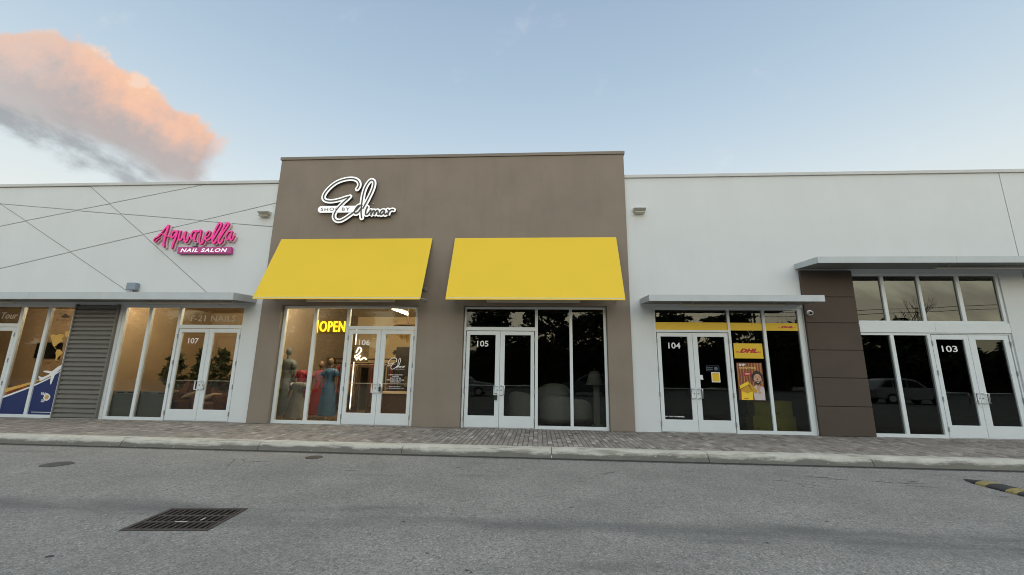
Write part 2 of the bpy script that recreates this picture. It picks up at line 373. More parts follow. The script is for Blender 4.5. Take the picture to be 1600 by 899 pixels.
blot = k.step(k.noise(.8, 6, (.6, 2.2, 1)), .60, .74); g = k.mix(k.math('MULTIPLY', blot, .48), g, (.100, .096, .088))
edge = k.step(k.math('ADD', Y_, k.math('MULTIPLY', k.math('SUBTRACT', k.noise(9, 4), .5), .12)), -3.30, -3.19); g = k.mix(k.math('MULTIPLY', edge, .95), g, (.022, .021, .019))
crk = k.voro(.8, 'DISTANCE_TO_EDGE'); cm = k.math('MULTIPLY', k.step(k.math('ADD', crk.outputs['Distance'], k.math('MULTIPLY', k.math('SUBTRACT', k.noise(14, 4), .5), .05)), .008, .0), k.step(k.noise(.55, 3), .58, .66))
g = k.mix(k.math('MULTIPLY', cm, .8), g, (.05, .05, .048))
k.put(k.b.inputs['Base Color'], g); k.b.inputs['Roughness'].default_value = .88; k.b.inputs['Specular IOR Level'].default_value = .3
k.bump(k.math('ADD', k.math('MULTIPLY', v1.outputs['Distance'], 1.0), k.noise(40, 4)), .55, .006)
asphalt = k.m

GC, GA = Vector((-3.70, -6.945)), R(6)      # drain grate centre and turn
def gpt(a, b): return (GC.x + a*math.cos(GA) - b*math.sin(GA), GC.y + a*math.sin(GA) + b*math.cos(GA))
b = bmesh.new(); zr = -.15
outer = [b.verts.new(p) for p in ((-400, -400, zr), (400, -400, zr), (400, -3.05, zr), (-400, -3.05, zr))]
inner = [b.verts.new((*gpt(sx*.40, sy*.32), zr)) for sx, sy in ((-1, -1), (1, -1), (1, 1), (-1, 1))]
es = [b.edges.new((L[i], L[(i+1) % 4])) for L in (outer, inner) for i in range(4)]
bmesh.ops.triangle_fill(b, use_beauty=True, use_dissolve=False, edges=es)
for f in list(b.faces):
    c = f.calc_center_median()
    if (Vector((c.x, c.y)) - GC).length < .3 and all(v in inner for v in f.verts): b.faces.remove(f)
bmesh.ops.recalc_face_normals(b, faces=b.faces)
if b.faces[:][0].normal.z < 0: bmesh.ops.reverse_faces(b, faces=b.faces)
me = bpy.data.meshes.new('road'); b.to_mesh(me); b.free(); me.materials.append(asphalt)
road = bpy.data.objects.new('road', me); COL.objects.link(road); tag(road, 'grey worn asphalt lane in front of the shops', 'road', kind='structure')

b = MB(); cr_ = random.Random(9); crkm = mat('tar filled crack', (.045, .044, .042), .9)
for x, y, L, a in ((4.25, -4.02, .35, -.25), (4.5, -4.2, .4, .05), (4.45, -4.12, .25, .3), (5.15, -4.22, .35, -.3), (5.4, -4.33, .55, .05), (5.5, -4.48, .45, -.1), (5.75, -4.2, .2, .1), (3.6, -4.4, .3, -.1), (.9, -4.3, .3, .1), (1.1, -4.2, .2, .3), (-1.5, -4.1, .25, -.2), (-3.1, -4.6, .2, .2), (2.4, -3.9, .25, 0), (6.3, -5.0, .2, .2)):
    p = Vector((x, y)); prev = None; n = 7
    for i in range(n+1):
        w = .013*math.sin(math.pi*(i+.35)/(n+.7))*cr_.uniform(.5, 1.3); q = p + Vector((math.cos(a), math.sin(a)))*L*i/n + Vector((0, cr_.uniform(-.018, .018)))
        r = [b.b.verts.new((q.x, q.y-w, -.1475)), b.b.verts.new((q.x, q.y+w, -.1475))]
        if prev: b._f([prev[0], r[0], r[1], prev[1]])
        prev = r
for x, y, r_ in ((-4.09, -7.92, .032), (-1.43, -6.78, .02), (-.57, -7.84, .02), (-.53, -7.87, .012), (-.97, -7.55, .015), (-2.3, -5.3, .015), (.4, -6.1, .02), (1.9, -5.2, .02), (-3.0, -4.3, .02), (-5.9, -5.0, .02), (3.2, -6.3, .018), (2.2, -7.0, .016)):
    b._f([b.b.verts.new((x + r_*cr_.uniform(.6, 1.5)*math.cos(q*.785), y + r_*cr_.uniform(.5, 1.1)*math.sin(q*.785), -.1475)) for q in range(8)])
b.build('crack', crkm, road)

k = NT('concrete pavers')
rnd = k.pos.outputs['Random Per Island']
pc = k.ramp(rnd, [(0, (.120, .104, .088)), (.2, (.245, .214, .182)), (.45, (.180, .158, .136)), (.65, (.288, .259, .222)), (.85, (.215, .175, .144)), (1, (.39, .355, .308))])
pc = k.mix(.9, pc, k.ramp(k.noise(55, 5), [(.25, (.62, .62, .62)), (.5, (1, 1, 1)), (.78, (1.25, 1.25, 1.25))]), 'MULTIPLY')
pc = k.mix(k.math('MULTIPLY', k.step(k.noise(1.1, 5), .5, .72), .4), pc, (.12, .107, .097))
k.put(k.b.inputs['Base Color'], pc); k.b.inputs['Roughness'].default_value = .85; k.bump(k.noise(160, 4), .4, .004); paver = k.m
b = MB(); jit = random.Random(3)
pw, pl = .1035, .207
for i in range(int(-25/pw), int(17/pw)):
    y = -2.745 - (pl/2 if i % 2 else 0)
    while y < -.0:
        ya, yb = max(y, -2.745) + .006, min(y + pl, 0.0) - .006
        if yb - ya > .03:
            xa, xb = i*pw + .0055, (i+1)*pw - .0055; dz = jit.uniform(-.002, .002); c = .006; z0, z1 = -.02, dz
            v = [b.b.verts.new(p) for p in ((xa, ya, z0), (xb, ya, z0), (xb, yb, z0), (xa, yb, z0), (xa, ya, z1-c), (xb, ya, z1-c), (xb, yb, z1-c), (xa, yb, z1-c),
                 (xa+c, ya+c, z1), (xb-c, ya+c, z1), (xb-c, yb-c, z1), (xa+c, yb-c, z1))]
            for q in ((0,1,5,4), (1,2,6,5), (2,3,7,6), (3,0,4,7), (4,5,9,8), (5,6,10,9), (6,7,11,10), (7,4,8,11), (8,9,10,11)): b._f([v[t] for t in q])
        y += pl
sw = b.build('sidewalk', paver); tag(sw, 'grey brick paver sidewalk along the shop fronts', 'sidewalk', kind='structure')
sand = mat('joint sand', (.075, .068, .06), .95, .2, 8)
tag(MB().box(-25, 17, -2.75, .05, -.15, -.012).build('sidewalk_bed', sand), 'dark sand bed between the pavers', 'sidewalk', kind='structure')
tag(MB().box(-400, -25, -3.06, 400, -.16, -.01).box(17, 400, -3.06, 400, -.16, -.01).build('ground', mat('far ground', (.2, .2, .18), .9, .2, .3)), 'plain ground beyond the ends of the shops', 'ground', kind='structure')

k = NT('kerb concrete'); X, Y_, Z_ = k.xyz()
kc = k.ramp(k.noise(3, 7), [(.25, (.33, .31, .26)), (.5, (.43, .408, .345)), (.75, (.51, .487, .415))])
kc = k.mix(.6, kc, k.ramp(k.noise(90, 4), [(.3, (.75, .75, .75)), (.6, (1.1, 1.1, 1.1))]), 'MULTIPLY')
lv = k.math('ADD', Z_, k.math('MULTIPLY', k.math('SUBTRACT', k.noise(1.0, 7, (1.0, 3, 4), .7), .5), .30))
kc = k.mix(k.math('MULTIPLY', k.step(lv, -.040, -.098), .86), kc, (.085, .078, .066))      # tyre and water dirt with a ragged top edge
kc = k.mix(k.math('MULTIPLY', k.step(k.noise(1.3, 6, (.8, 3, 9), .7), .50, .66), .72), kc, (.165, .15, .115))
kc = k.mix(k.step(k.noise(20, 3, (1, 1, 2)), .68, .74), kc, (.66, .64, .58))
k.put(k.b.inputs['Base Color'], kc); k.b.inputs['Roughness'].default_value = .9; k.bump(k.noise(70, 5), .5, .006); kerbm = k.m
b = MB(); x = -25.0; joints = [-25] + [.265 + 2.93*i for i in range(-8, 6)] + [17]; jj = random.Random(5)
prof = [(-2.75, -.16), (-2.75, .001), (-2.92, .001), (-2.965, -.006), (-3.0, -.024), (-3.025, -.052), (-3.085, -.16)]
for xa, xb in zip(joints, joints[1:]):
    dz = jj.uniform(-.004, .004); n = max(2, int((xb-xa)/.35)); prev = None
    for i in range(n+1):
        xx = xa + .006 + (xb-xa-.012)*i/n; wv = jj.uniform(-.003, .003)
        ring = [b.b.verts.new((xx, py + (wv if py < -2.9 else 0), pz + dz + (wv*.6 if pz > -.1 else 0))) for py, pz in prof]
        if prev:
            for t in range(len(prof)-1): b._f([prev[t], ring[t], ring[t+1], prev[t+1]])
        else: b._f(ring)
        prev = ring
    b._f(prev)
tag(b.build('kerb', kerbm), 'weathered concrete kerb with a dark dirty foot', 'kerb', kind='structure')

# ------------------------------------------------------------------ building shells
def dm(Y): return (11.5637 + Y) / 11.5637                 # facade measurements were taken in the glazing plane
def rect(x, z, Y): return (x*dm(Y), 1.4 + (z-1.4)*dm(Y))
WY, TY, PY = -.08, -.16, -.15
left = thing('shop_building', 'long white stucco building scored with crossing diagonal lines, left of the taupe block', 'building', (-16, 6, 0))
mid = thing('shop_building', 'tall taupe stucco building with two yellow awnings, between the white ones', 'building', (-2.7, 6, 0))
right = thing('shop_building', 'white stucco building with plain upper wall and dark brown pillar, on the right', 'building', (11, 6, 0))
TX0, TX1 = -7.945, 2.504
# left: backing wall, then panels between the scored grooves
MB().wall(-26, TX0+.02, 0, 7.07, WY+.014, .10, [(-17.62, -13.78, 0, 3.25), (-12.26, -8.50, 0, 3.25)]).build('wall', M['white'], left)
b = bmesh.new(); pv = [b.verts.new(p) for p in ((-26, WY, 3.26), (TX0+.015, WY, 3.26), (TX0+.015, WY, 7.068), (-26, WY, 7.068))]; b.faces.new(pv)
for (a, c) in (((-17.25, 6.53), (-8.04, 5.69)), ((-17.08, 5.78), (-10.67, 7.08)), ((-16.68, 4.39), (-8.08, 6.45)), ((-14.27, 7.07), (-9.88, 3.70)), ((-17.25, 6.53), (-12.93, 4.03)), ((-22, 7.0), (-19, 3.5))):
    a, c = rect(*a, WY), rect(*c, WY); d = Vector((c[0]-a[0], 0, c[1]-a[1])); nrm = Vector((d.z, 0, -d.x)).normalized()
    bmesh.ops.bisect_plane(b, geom=b.verts[:]+b.edges[:]+b.faces[:], plane_co=Vector((a[0], WY, a[1])), plane_no=nrm)
bmesh.ops.split_edges(b, edges=b.edges[:])
bmesh.ops.recalc_face_normals(b, faces=b.faces)
for f in b.faces:
    if f.normal.y > 0: f.normal_flip()
for f in list(b.faces):       # shrink every panel by half a groove, then give it an edge
    r = bmesh.ops.inset_individual(b, faces=[f], thickness=.021, depth=0)
    for q in r['faces']: b.faces.remove(q)
for v in b.verts: v.co += -wloc(left)
ex = bmesh.ops.extrude_face_region(b, geom=b.faces[:])
bmesh.ops.translate(b, verts=[e for e in ex['geom'] if isinstance(e, bmesh.types.BMVert)], vec=(0, .012, 0))
bmesh.ops.recalc_face_normals(b, faces=b.faces)
me = bpy.data.meshes.new('scored_wall'); b.to_mesh(me); b.free(); me.materials.append(M['white'])
o = bpy.data.objects.new('scored_wall', me); COL.objects.link(o); o.parent = left
MB().box(-26, TX0+.01, WY-.045, .25, 7.072, 7.165).build('coping', M['coping'], left, .006)
MB().box(-26, TX0+.012, WY+.0122, WY+.0136, 3.27, 7.06).build('groove_backing', M['groove'], left)
b = MB(); b.m = 0
nr = 25; z = .02; pts = [(-.066, z)]
for i in range(nr):
    zz = z + i*.1288; pts += [(-.085, zz+.004), (-.135, zz+.030), (-.135, zz+.095), (-.085, zz+.124)]
pts += [(-.066, z + nr*.1288)]
b.prism(pts, 'x', -13.655, -12.385).build('louver_panel', M['louver'], left)
MB().box(-13.70, -13.657, -.15, -.066, .02, 3.26).box(-12.383, -12.345, -.15, -.066, .02, 3.26).build('louver_trim', M['louver'], left)
# middle
MB().wall(TX0, TX1, 0, 7.80, TY, .10, [(-7.335, -3.36, 0, 3.262), (-2.065, 1.87, 0, 3.262)]).build('wall', M['taupe'], mid, .012)
MB().box(TX0-.03, TX1+.03, TY-.03, .25, 7.802, 7.896).build('coping', M['tcoping'], mid, .006)
# right
MB().wall(TX1-.02, 12.745, 0, 7.07, WY, .10, [(3.145, 7.06, 0, 3.25), (8.36, 12.15, 0, 4.20)]).build('wall', M['white'], right)
MB().box(12.765, 24, WY, .10, 0, 7.068).build('wall', M['white'], right); MB().box(12.74, 12.77, WY+.018, .09, 0, 7.06).build('wall_joint', M['groove'], right)
MB().box(TX1+.005, 24, WY-.045, .25, 7.072, 7.165).build('coping', M['coping'], right, .006)
b = MB(); pz = [0] + [1.4 + (q-1.4)*1.01 for q in (.73, 1.43, 2.13, 2.833, 3.52)] + [4.27]
for a, c in zip(pz, pz[1:]): b.box(7.062, 8.395, PY, WY-.002, a+.008, c-.008)
b.build('pillar', M['pillar'], right, .008)
MB().box(7.075, 8.38, PY+.018, WY-.003, 0, 4.268).build('pillar_core', mat('pillar groove', (.045, .03, .022), .9), right)
# roofs, backs, party walls
for root, xa, xb, h in ((left, -26, TX0-.01, 6.8), (mid, TX0, TX1, 7.5), (right, TX1+.01, 24, 6.8)):
    MB().box(xa, xb, .105, 12, h-.2, h).build('roof', M['white'], root); MB().box(xa, xb, 12.005, 12.2, 0, h+.3).build('rear_wall', M['white'], root)
    for qa, qb in ((xa, xa+.15), (xb-.15, xb)): MB().box(qa, qb, .26, 12, 0, h-.205).build('side_wall', M['taupe' if root is mid else 'white'], root)
# rooms behind the glass
def room(root, x0, x1, depth, h, wall, floor, ceil):
    t = .06
    MB().box(x0, x1, .11, depth, -.05, .0).build('interior_floor', floor, root)
    MB().box(x0, x1, .11, depth, h, h+t).build('interior_ceiling', ceil, root)
    MB().box(x0-t, x0, .11, depth, 0, h).box(x1, x1+t, .11, depth, 0, h).box(x0-t, x1+t, depth, depth+t, 0, h).build('interior_wall', wall, root)
    MB().box(x0, x1, .102, .108, 3.3, h).build('interior_wall', wall, root)
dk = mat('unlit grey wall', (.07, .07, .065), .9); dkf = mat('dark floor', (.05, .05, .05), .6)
tan = mat('tan painted wall', (.50, .395, .265), .8, .06, 1.5); tan2 = mat('brown painted wall', (.41, .305, .205), .8, .06, 1.5); ochre = mat('warm cream wall', (.72, .585, .37), .8, .06, 1.5)
wfl = mat('wood plank floor', (.16, .10, .06), .5, .25, 3, stretch=(8, 1, 1)); cei = mat('white ceiling', (.6, .55, .45), .9); tcei = mat('tan ceiling', (.42, .31, .18), .9)
room(left, -24, -13.1, 3.2, 3.62, tan2, wfl, tcei); room(left, -12.95, -8.15, 4.2, 3.62, tan, wfl, tcei)
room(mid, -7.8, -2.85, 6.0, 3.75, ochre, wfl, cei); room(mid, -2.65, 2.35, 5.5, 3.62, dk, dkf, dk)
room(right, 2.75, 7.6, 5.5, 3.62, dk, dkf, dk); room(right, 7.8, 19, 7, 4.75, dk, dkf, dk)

# ------------------------------------------------------------------ storefronts
FY0, FY1 = -.045, .05
def storefront(root, x0, x1, lights, door, num=None, ztop=3.20, gl='glass', frame_top=None, lockcol=None, hd=2.685):
    """aluminium frame with floor-to-head lights and one pair of glazed doors under a transom"""
    xa, xb = door; xm = (xa+xb)/2; top = frame_top or ztop + .05; b = MB(); ed = [(l, r) for l, r in lights] + [door]; ed.sort()
    xs = [x0] + [q for e in ed for q in e] + [x1]
    holes = [(l, r, .085, ztop-.01) for l, r in lights] + [(xa, xb, -.1, 2.585), (xa, xb, hd, ztop-.01)]
    fr = b.wall(x0, x1, 0.0, top, FY0, FY1, holes).build('window_frame', M['frame'], root, .004)
    MB().box(xa+.002, xb-.002, -.03, .04, .0, .012).build('threshold', M['steel'], fr)
    for l, r in lights: MB().box(l-.012, r+.012, -.005, .005, .075, ztop).build('pane', M[gl], fr)
    MB().box(xa-.012, xb+.012, -.005, .005, hd-.01, ztop).build('pane', M[gl], fr)
    for s in (0, 1):
        l, r = (xa+.02, xm-.004) if s == 0 else (xm+.004, xb-.02)
        ga, gb = (l+.095, r-.125) if s == 0 else (l+.125, r-.095)
        d = MB().wall(l, r, .016, 2.57, -.035, .025, [(ga, gb, .315, 2.465)]).build('door', M['frame'], root, .004)
        MB().box(ga-.01, gb+.01, -.004, .004, .305, 2.475).build('pane', M[gl], d)
        b = MB(); hm = r if s == 0 else l; sg = -1 if s == 0 else 1; xs1, xh = hm + sg*.045, hm + sg*.135
        b.tube([(xs1, -.034, 1.10), (xs1, -.085, 1.10), (xh, -.10, 1.10), (xh, -.10, .86), (xs1, -.085, .86), (xs1, -.034, .86)], .0165, 8); b.build('handle', M['steel'], d, shade=True)
        MB().tube([(hm+sg*.045, -.035, .98), (hm+sg*.045, -.043, .98)], .02, 12).build('lock_cylinder', M['hinge'], d)
        MB().tube([(ga-.01, .07, 1.10), (gb+.01, .07, 1.10)], .014, 6).build('push_bar', M['steel'], d)
        hx = l - .012 if s == 0 else r + .012
        for hz in (.22, .95, 1.60, 2.35): MB().box(hx-.014, hx+.014, -.062, -.046, hz-.06, hz+.06).build('hinge', M['hinge'], d, .003)
        if s == 0 and num: text('number', num, M['vinyl'], d, ga+.20, ga+.20+.315, 2.145, 2.305, -.008, .003, bold=.012)
        if lockcol and s == lockcol[0]: MB().box(lockcol[1]-.035, lockcol[1]+.035, -.10, -.042, lockcol[2]-.07, lockcol[2]+.05).tube([(lockcol[1]-.02, -.07, lockcol[2]+.05), (lockcol[1]-.02, -.07, lockcol[2]+.1), (lockcol[1]+.02, -.07, lockcol[2]+.1), (lockcol[1]+.02, -.07, lockcol[2]+.05)], .008, 6).build('padlock', M['black'], d, .004)
    return fr
storefront(left, -17.61, -13.80, [(-15.46, -14.67), (-14.57, -13.84)], (-17.45, -15.55), gl='glass')
storefront(left, -12.258, -8.502, [(-12.17, -11.45), (-11.36, -10.52)], (-10.44, -8.54), '107')
storefront(mid, -7.325, -3.365, [(-7.24, -6.42), (-6.33, -5.45)], (-5.36, -3.455), '106', lockcol=(1, -4.31, .97))
storefront(mid, -2.055, 1.862, [(-.005, .86), (.94, 1.79)], (-2.0, -.085), '105', gl='glassd', lockcol=(0, -1.13, .80))
storefront(right, 3.15, 7.055, [(5.155, 6.0), (6.078, 6.925)], (3.19, 5.09), '104', gl='glassd', hd=2.645)
# 103: the same doors and lights, but a band and a clerestory in place of the transom
b = MB().wall(8.363, 12.147, 0, 2.615, FY0, FY1, [(8.44, 9.19, .085, 2.55), (9.28, 10.105, .085, 2.55), (10.19, 12.10, -.1, 2.58)]).build('window_frame', M['frame'], right, .004)
for l, r in ((8.44, 9.19), (9.28, 10.105)): MB().box(l-.012, r+.012, -.005, .005, .075, 2.56).build('pane', M['glassd'], b)
MB().box(10.192, 12.098, -.03, .04, 0, .012).build('threshold', M['steel'], b)
for s in (0, 1):
    l, r = ((10.21, 11.108), (11.116, 12.08))[s]; ga, gb = (l+.10, r-.115) if s == 0 else (l+.16, r-.12)
    d = MB().wall(l, r, .016, 2.57, -.035, .025, [(ga, gb, .315, 2.45)]).build('door', M['frame'], right, .004)
    MB().box(ga-.01, gb+.01, -.004, .004, .305, 2.46).build('pane', M['glassd'], d)
    hm = r if s == 0 else l; sg = -1 if s == 0 else 1; xs1, xh = hm + sg*.045, hm + sg*.135
    MB().tube([(xs1, -.034, 1.10), (xs1, -.085, 1.10), (xh, -.10, 1.10), (xh, -.10, .86), (xs1, -.085, .86), (xs1, -.034, .86)], .0165, 8).build('handle', M['steel'], d, shade=True)
    MB().tube([(hm+sg*.045, -.035, .98), (hm+sg*.045, -.043, .98)], .02, 12).build('lock_cylinder', M['hinge'], d)
    MB().tube([(ga-.01, .07, 1.10), (gb+.01, .07, 1.10)], .014, 6).build('push_bar', M['steel'], d)
    hx = l - .012 if s == 0 else r + .012
    for hz in (.22, .95, 1.60, 2.35): MB().box(hx-.014, hx+.014, -.062, -.046, hz-.06, hz+.06).build('hinge', M['hinge'], d, .003)
    if s == 0: text('number', '103', M['vinyl'], d, 10.44, 10.82, 2.13, 2.29, -.008, .003, bold=.012)
cl = MB().wall(8.363, 12.147, 2.875, 4.198, FY0, FY1, [(8.44, 9.175, 2.93, 4.14), (9.265, 10.105, 2.93, 4.14), (10.18, 11.075, 2.93, 4.14), (11.17, 12.07, 2.93, 4.14)]).build('window_frame', M['frame'], right, .004)
for l, r in ((8.44, 9.175), (9.265, 10.105), (10.18, 11.075), (11.17, 12.07)): MB().box(l-.012, r+.012, -.005, .005, 2.92, 4.15).build('pane', M['glassu'], cl)
MB().box(8.40, 10.32, -.075, .05, 2.617, 2.873).box(10.324, 12.147, -.075, .05, 2.617, 2.873).build('spandrel_panel', M['frame'], right, .004)

# ------------------------------------------------------------------ awnings, canopies and the lamps under them
def awning(x0, x1, label):
    yt, yb, zt, zb = TY-.03, -1.07, 5.225, 3.285
    t = thing('awning', label, 'awning', ((x0+x1)/2, TY, zt), 'yellow awnings over the taupe shop fronts')
    n = Vector((0, (zt-zb), -(yt-yb))).normalized()      # into the slope
    def P(u, w, off): return Vector((x0 + (x1-x0)*u, yt + (yb-yt)*w, zt + (zb-zt)*w)) + n*off
    b = MB(); NU, NW = 24, 8; rg = random.Random(int(x0*10)); gr = []
    for j in range(NW+1):
        row = []
        for i in range(NU+1):
            u, w = i/NU, j/NW
            sag = .010*math.sin(math.pi*w)*math.sin(math.pi*u) + rg.uniform(0, .0015)
            row.append(b.b.verts.new(P(u, w, sag)))
        gr.append(row)
    for j in range(NW):
        for i in range(NU): b._f([gr[j][i], gr[j+1][i], gr[j+1][i+1], gr[j][i+1]])
    b.build('cloth', M['yellow'], t, shade=True)
    b = MB()
    for (ua, wa, ub, wb) in ((0, 0, 1, 0), (0, 1, 1, 1), (0, 0, 0, 1), (1, 0, 1, 1)):
        b.tube([P(ua, wa, .012), P(ub, wb, .012)], .013, 6)
    b.build('binding', M['yelledge'], t)
    b = MB()
    for x in (x0+.06, (x0+x1)/2, x1-.06): b.tube([(x, TY, 3.42), (x, yb+.05, zb+.045)], .018, 6)
    b.tube([(x0+.03, yb+.03, zb+.03), (x1-.03, yb+.03, zb+.03)], .018, 6)
    b.build('frame', M['fascia'], t)
awning(-7.595, -3.07, 'yellow slanted awning over the shop with the glowing open sign'); awning(-2.385, 2.185, 'yellow slanted awning over the dark glazed doors numbered 105')
def canopy(x0, x1, zf, zh, seams, label):
    t = thing('canopy', label, 'canopy', ((x0+x1)/2, WY, zf), 'flat grey metal canopies')
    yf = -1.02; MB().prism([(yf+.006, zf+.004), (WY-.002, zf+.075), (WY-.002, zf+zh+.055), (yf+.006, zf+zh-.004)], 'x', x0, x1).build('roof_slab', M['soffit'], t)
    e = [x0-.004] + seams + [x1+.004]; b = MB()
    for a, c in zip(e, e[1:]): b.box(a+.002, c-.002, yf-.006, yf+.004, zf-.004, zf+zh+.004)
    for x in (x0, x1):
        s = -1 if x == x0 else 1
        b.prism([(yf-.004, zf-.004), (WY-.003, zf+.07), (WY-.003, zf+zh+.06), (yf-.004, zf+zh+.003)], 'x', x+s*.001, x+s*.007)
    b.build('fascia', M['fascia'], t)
canopy(-26, -8.18, 3.262, .19, [-20, -14.1], 'long grey metal canopy over the nail salon windows on the left')
canopy(2.80, 7.03, 3.268, .152, [6.02], 'short grey metal canopy over the doors numbered 104')
canopy(7.0, 16, 4.248, .155, [10.27], 'higher grey metal canopy over the upper windows on the right')
def soffit_lamp(x0, x1, y, z, mount, label):
    t = thing('soffit_lamp', label, 'lamp', ((x0+x1)/2, y, z), 'long tube lamps above the shop fronts')
    MB().box(x0, x1, y-.05, y+.05, z, z+.035).build('lamp_cover', M['tube'], t, .01)
    for qa, qb in ((x0-.012, x0-.001), (x1+.001, x1+.012)): MB().box(qa, qb, y-.055, y+.055, z-.004, z+.05).build('end_cap', M['fascia'], t)
    for x in (x0+.3, x1-.3): MB().box(x-.02, x+.02, y-.03, y+.03, z+.036, mount).build('lamp_bracket', M['fascia'], t)
soffit_lamp(-11.20, -8.55, -.52, 3.235, 3.32, 'long lamp under the left canopy in front of the nail salon')
soffit_lamp(-17.6, -15.2, -.52, 3.235, 3.32, 'long lamp under the left canopy near the photo edge')
soffit_lamp(3.73, 6.38, -.52, 3.235, 3.32, 'long lamp under the canopy over the doors numbered 104')
soffit_lamp(10.2, 13.2, -.52, 4.215, 4.31, 'long lamp under the higher canopy on the right')
def wall_lamp_bar(x0, x1, label):
    t = thing('soffit_lamp', label, 'lamp', ((x0+x1)/2, TY, 3.38), 'long tube lamps above the shop fronts')
    MB().box(x0, x1, TY-.115, TY-.03, 3.345, 3.425).build('lamp_cover', M['tube'], t, .015); MB().box(x0+.1, x1-.1, TY-.03, TY, 3.36, 3.41).build('lamp_bracket', M['fascia'], t)
wall_lamp_bar(-6.58, -4.02, 'long lamp on the taupe wall under the awning of the lit shop'); wall_lamp_bar(-1.42, 1.14, 'long lamp on the taupe wall under the awning over the doors numbered 105')
def wall_pack(x, z, w, y, label):
    t = thing('wall_lamp', label, 'lamp', (x, y, z), 'small wall lamps on the white walls')
    MB().box(x-w*.72, x+w*.72, y-.006, y, z-.12, z+.12).build('back_plate', M['white'], t)
    MB().prism([(y-.007, z+.07), (y-.19, z+.045), (y-.19, z+.02), (y-.007, z-.075)], 'x', x-w/2, x+w/2).build('housing', mat('lamp housing', (.50, .51, .47), .45), t, .008)
    MB().box(x-w/2+.03, x+w/2-.03, y-.165, y-.03, z-.095, z-.077).build('lens', M['tube'], t, .004)
wall_pack(-8.26, 6.06, .34, WY, 'small wall lamp high on the scored wall beside the taupe block'); wall_pack(2.885, 6.05, .34, WY, 'small wall lamp high on the plain white wall beside the taupe block')
t = thing('flood_lamp', 'dark blue grey flood lamp box standing on the left canopy', 'lamp', (-12.0, -.2, 3.55))
MB().box(-12.14, -11.86, -.24, -.10, 3.68, 3.90).build('housing', mat('blue grey housing', (.24, .29, .34), .5), t, .012); MB().tube([(-11.98, -.18, 3.50), (-11.98, -.18, 3.69)], .03, 8).build('bracket', M['hinge'], t)
t = thing('dome_camera', 'white dome security camera on the brown pillar', 'camera', (7.17, PY, 3.11))
MB().tube([(7.17, PY, 3.11), (7.17, PY-.03, 3.11)], .075, 18).build('housing', M['vinyl'], t)
MB().ball((7.17, PY-.055, 3.10), .062).build('dome', M['vinyl'], t, shade=True); MB().ball((7.162, PY-.092, 3.098), .040, 1, .8, 1).build('lens', M['black'], t, shade=True)
t = thing('junction_box', 'small grey box with a cable outlet between the yellow awnings', 'box', (-3.19, TY, 3.73))
MB().box(-3.24, -3.13, TY-.05, TY, 3.67, 3.79).build('housing', M['hinge'], t, .006); MB().tube([(-3.20, TY-.05, 3.70), (-3.26, TY-.09, 3.69)], .016, 8).build('nozzle', M['black'], t)
# ------------------------------------------------------------------ signs on the walls
EDIMAR = [[(-5.4,6.758),(-5.353,6.845),(-5.357,6.946),(-5.419,7.036),(-5.544,7.089),(-5.714,7.091),(-5.903,7.048),(-6.088,6.957),(-6.254,6.808),(-6.369,6.646),(-6.407,6.508),(-6.357,6.42),(-6.244,6.381),(-6.076,6.384),(-5.889,6.426),(-5.726,6.482),(-5.609,6.51)],[(-5.598,6.52),(-5.652,6.461),(-5.761,6.35),(-5.868,6.228),(-5.962,6.093),(-6.02,5.958),(-6.008,5.848),(-5.936,5.774),(-5.821,5.76),(-5.697,5.82),(-5.564,5.917),(-5.443,6.013),(-5.334,6.123),(-5.276,6.208)],[(-5.202,6.232),(-5.308,6.221),(-5.382,6.123),(-5.408,6.025),(-5.363,5.976),(-5.279,6.036),(-5.207,6.158)],[(-5.165,6.133),(-5.099,6.28),(-5.011,6.49),(-4.933,6.701),(-4.896,6.876),(-4.91,6.99),(-4.986,7.034),(-5.064,6.967),(-5.145,6.804),(-5.192,6.605),(-5.21,6.381),(-5.214,6.158),(-5.203,5.986),(-5.174,5.84)],[(-5.031,6.181),(-5.068,6.059),(-5.063,5.948),(-5.0,5.96),(-4.938,6.057)],[(-4.923,6.082),(-4.903,6.008),(-4.91,5.922),(-4.865,6.032),(-4.821,6.068),(-4.804,6.007),(-4.81,5.934),(-4.759,6.031),(-4.715,6.067),(-4.693,6.006),(-4.693,5.945),(-4.647,5.956)],[(-4.514,6.065),(-4.573,6.066),(-4.626,5.993),(-4.598,5.932),(-4.532,5.992),(-4.502,6.053),(-4.507,5.967),(-4.469,5.935),(-4.425,5.979)],[(-4.41,6.088),(-4.382,6.027),(-4.397,5.917),(-4.386,5.983),(-4.349,6.051),(-4.281,6.087),(-4.233,6.074)]]
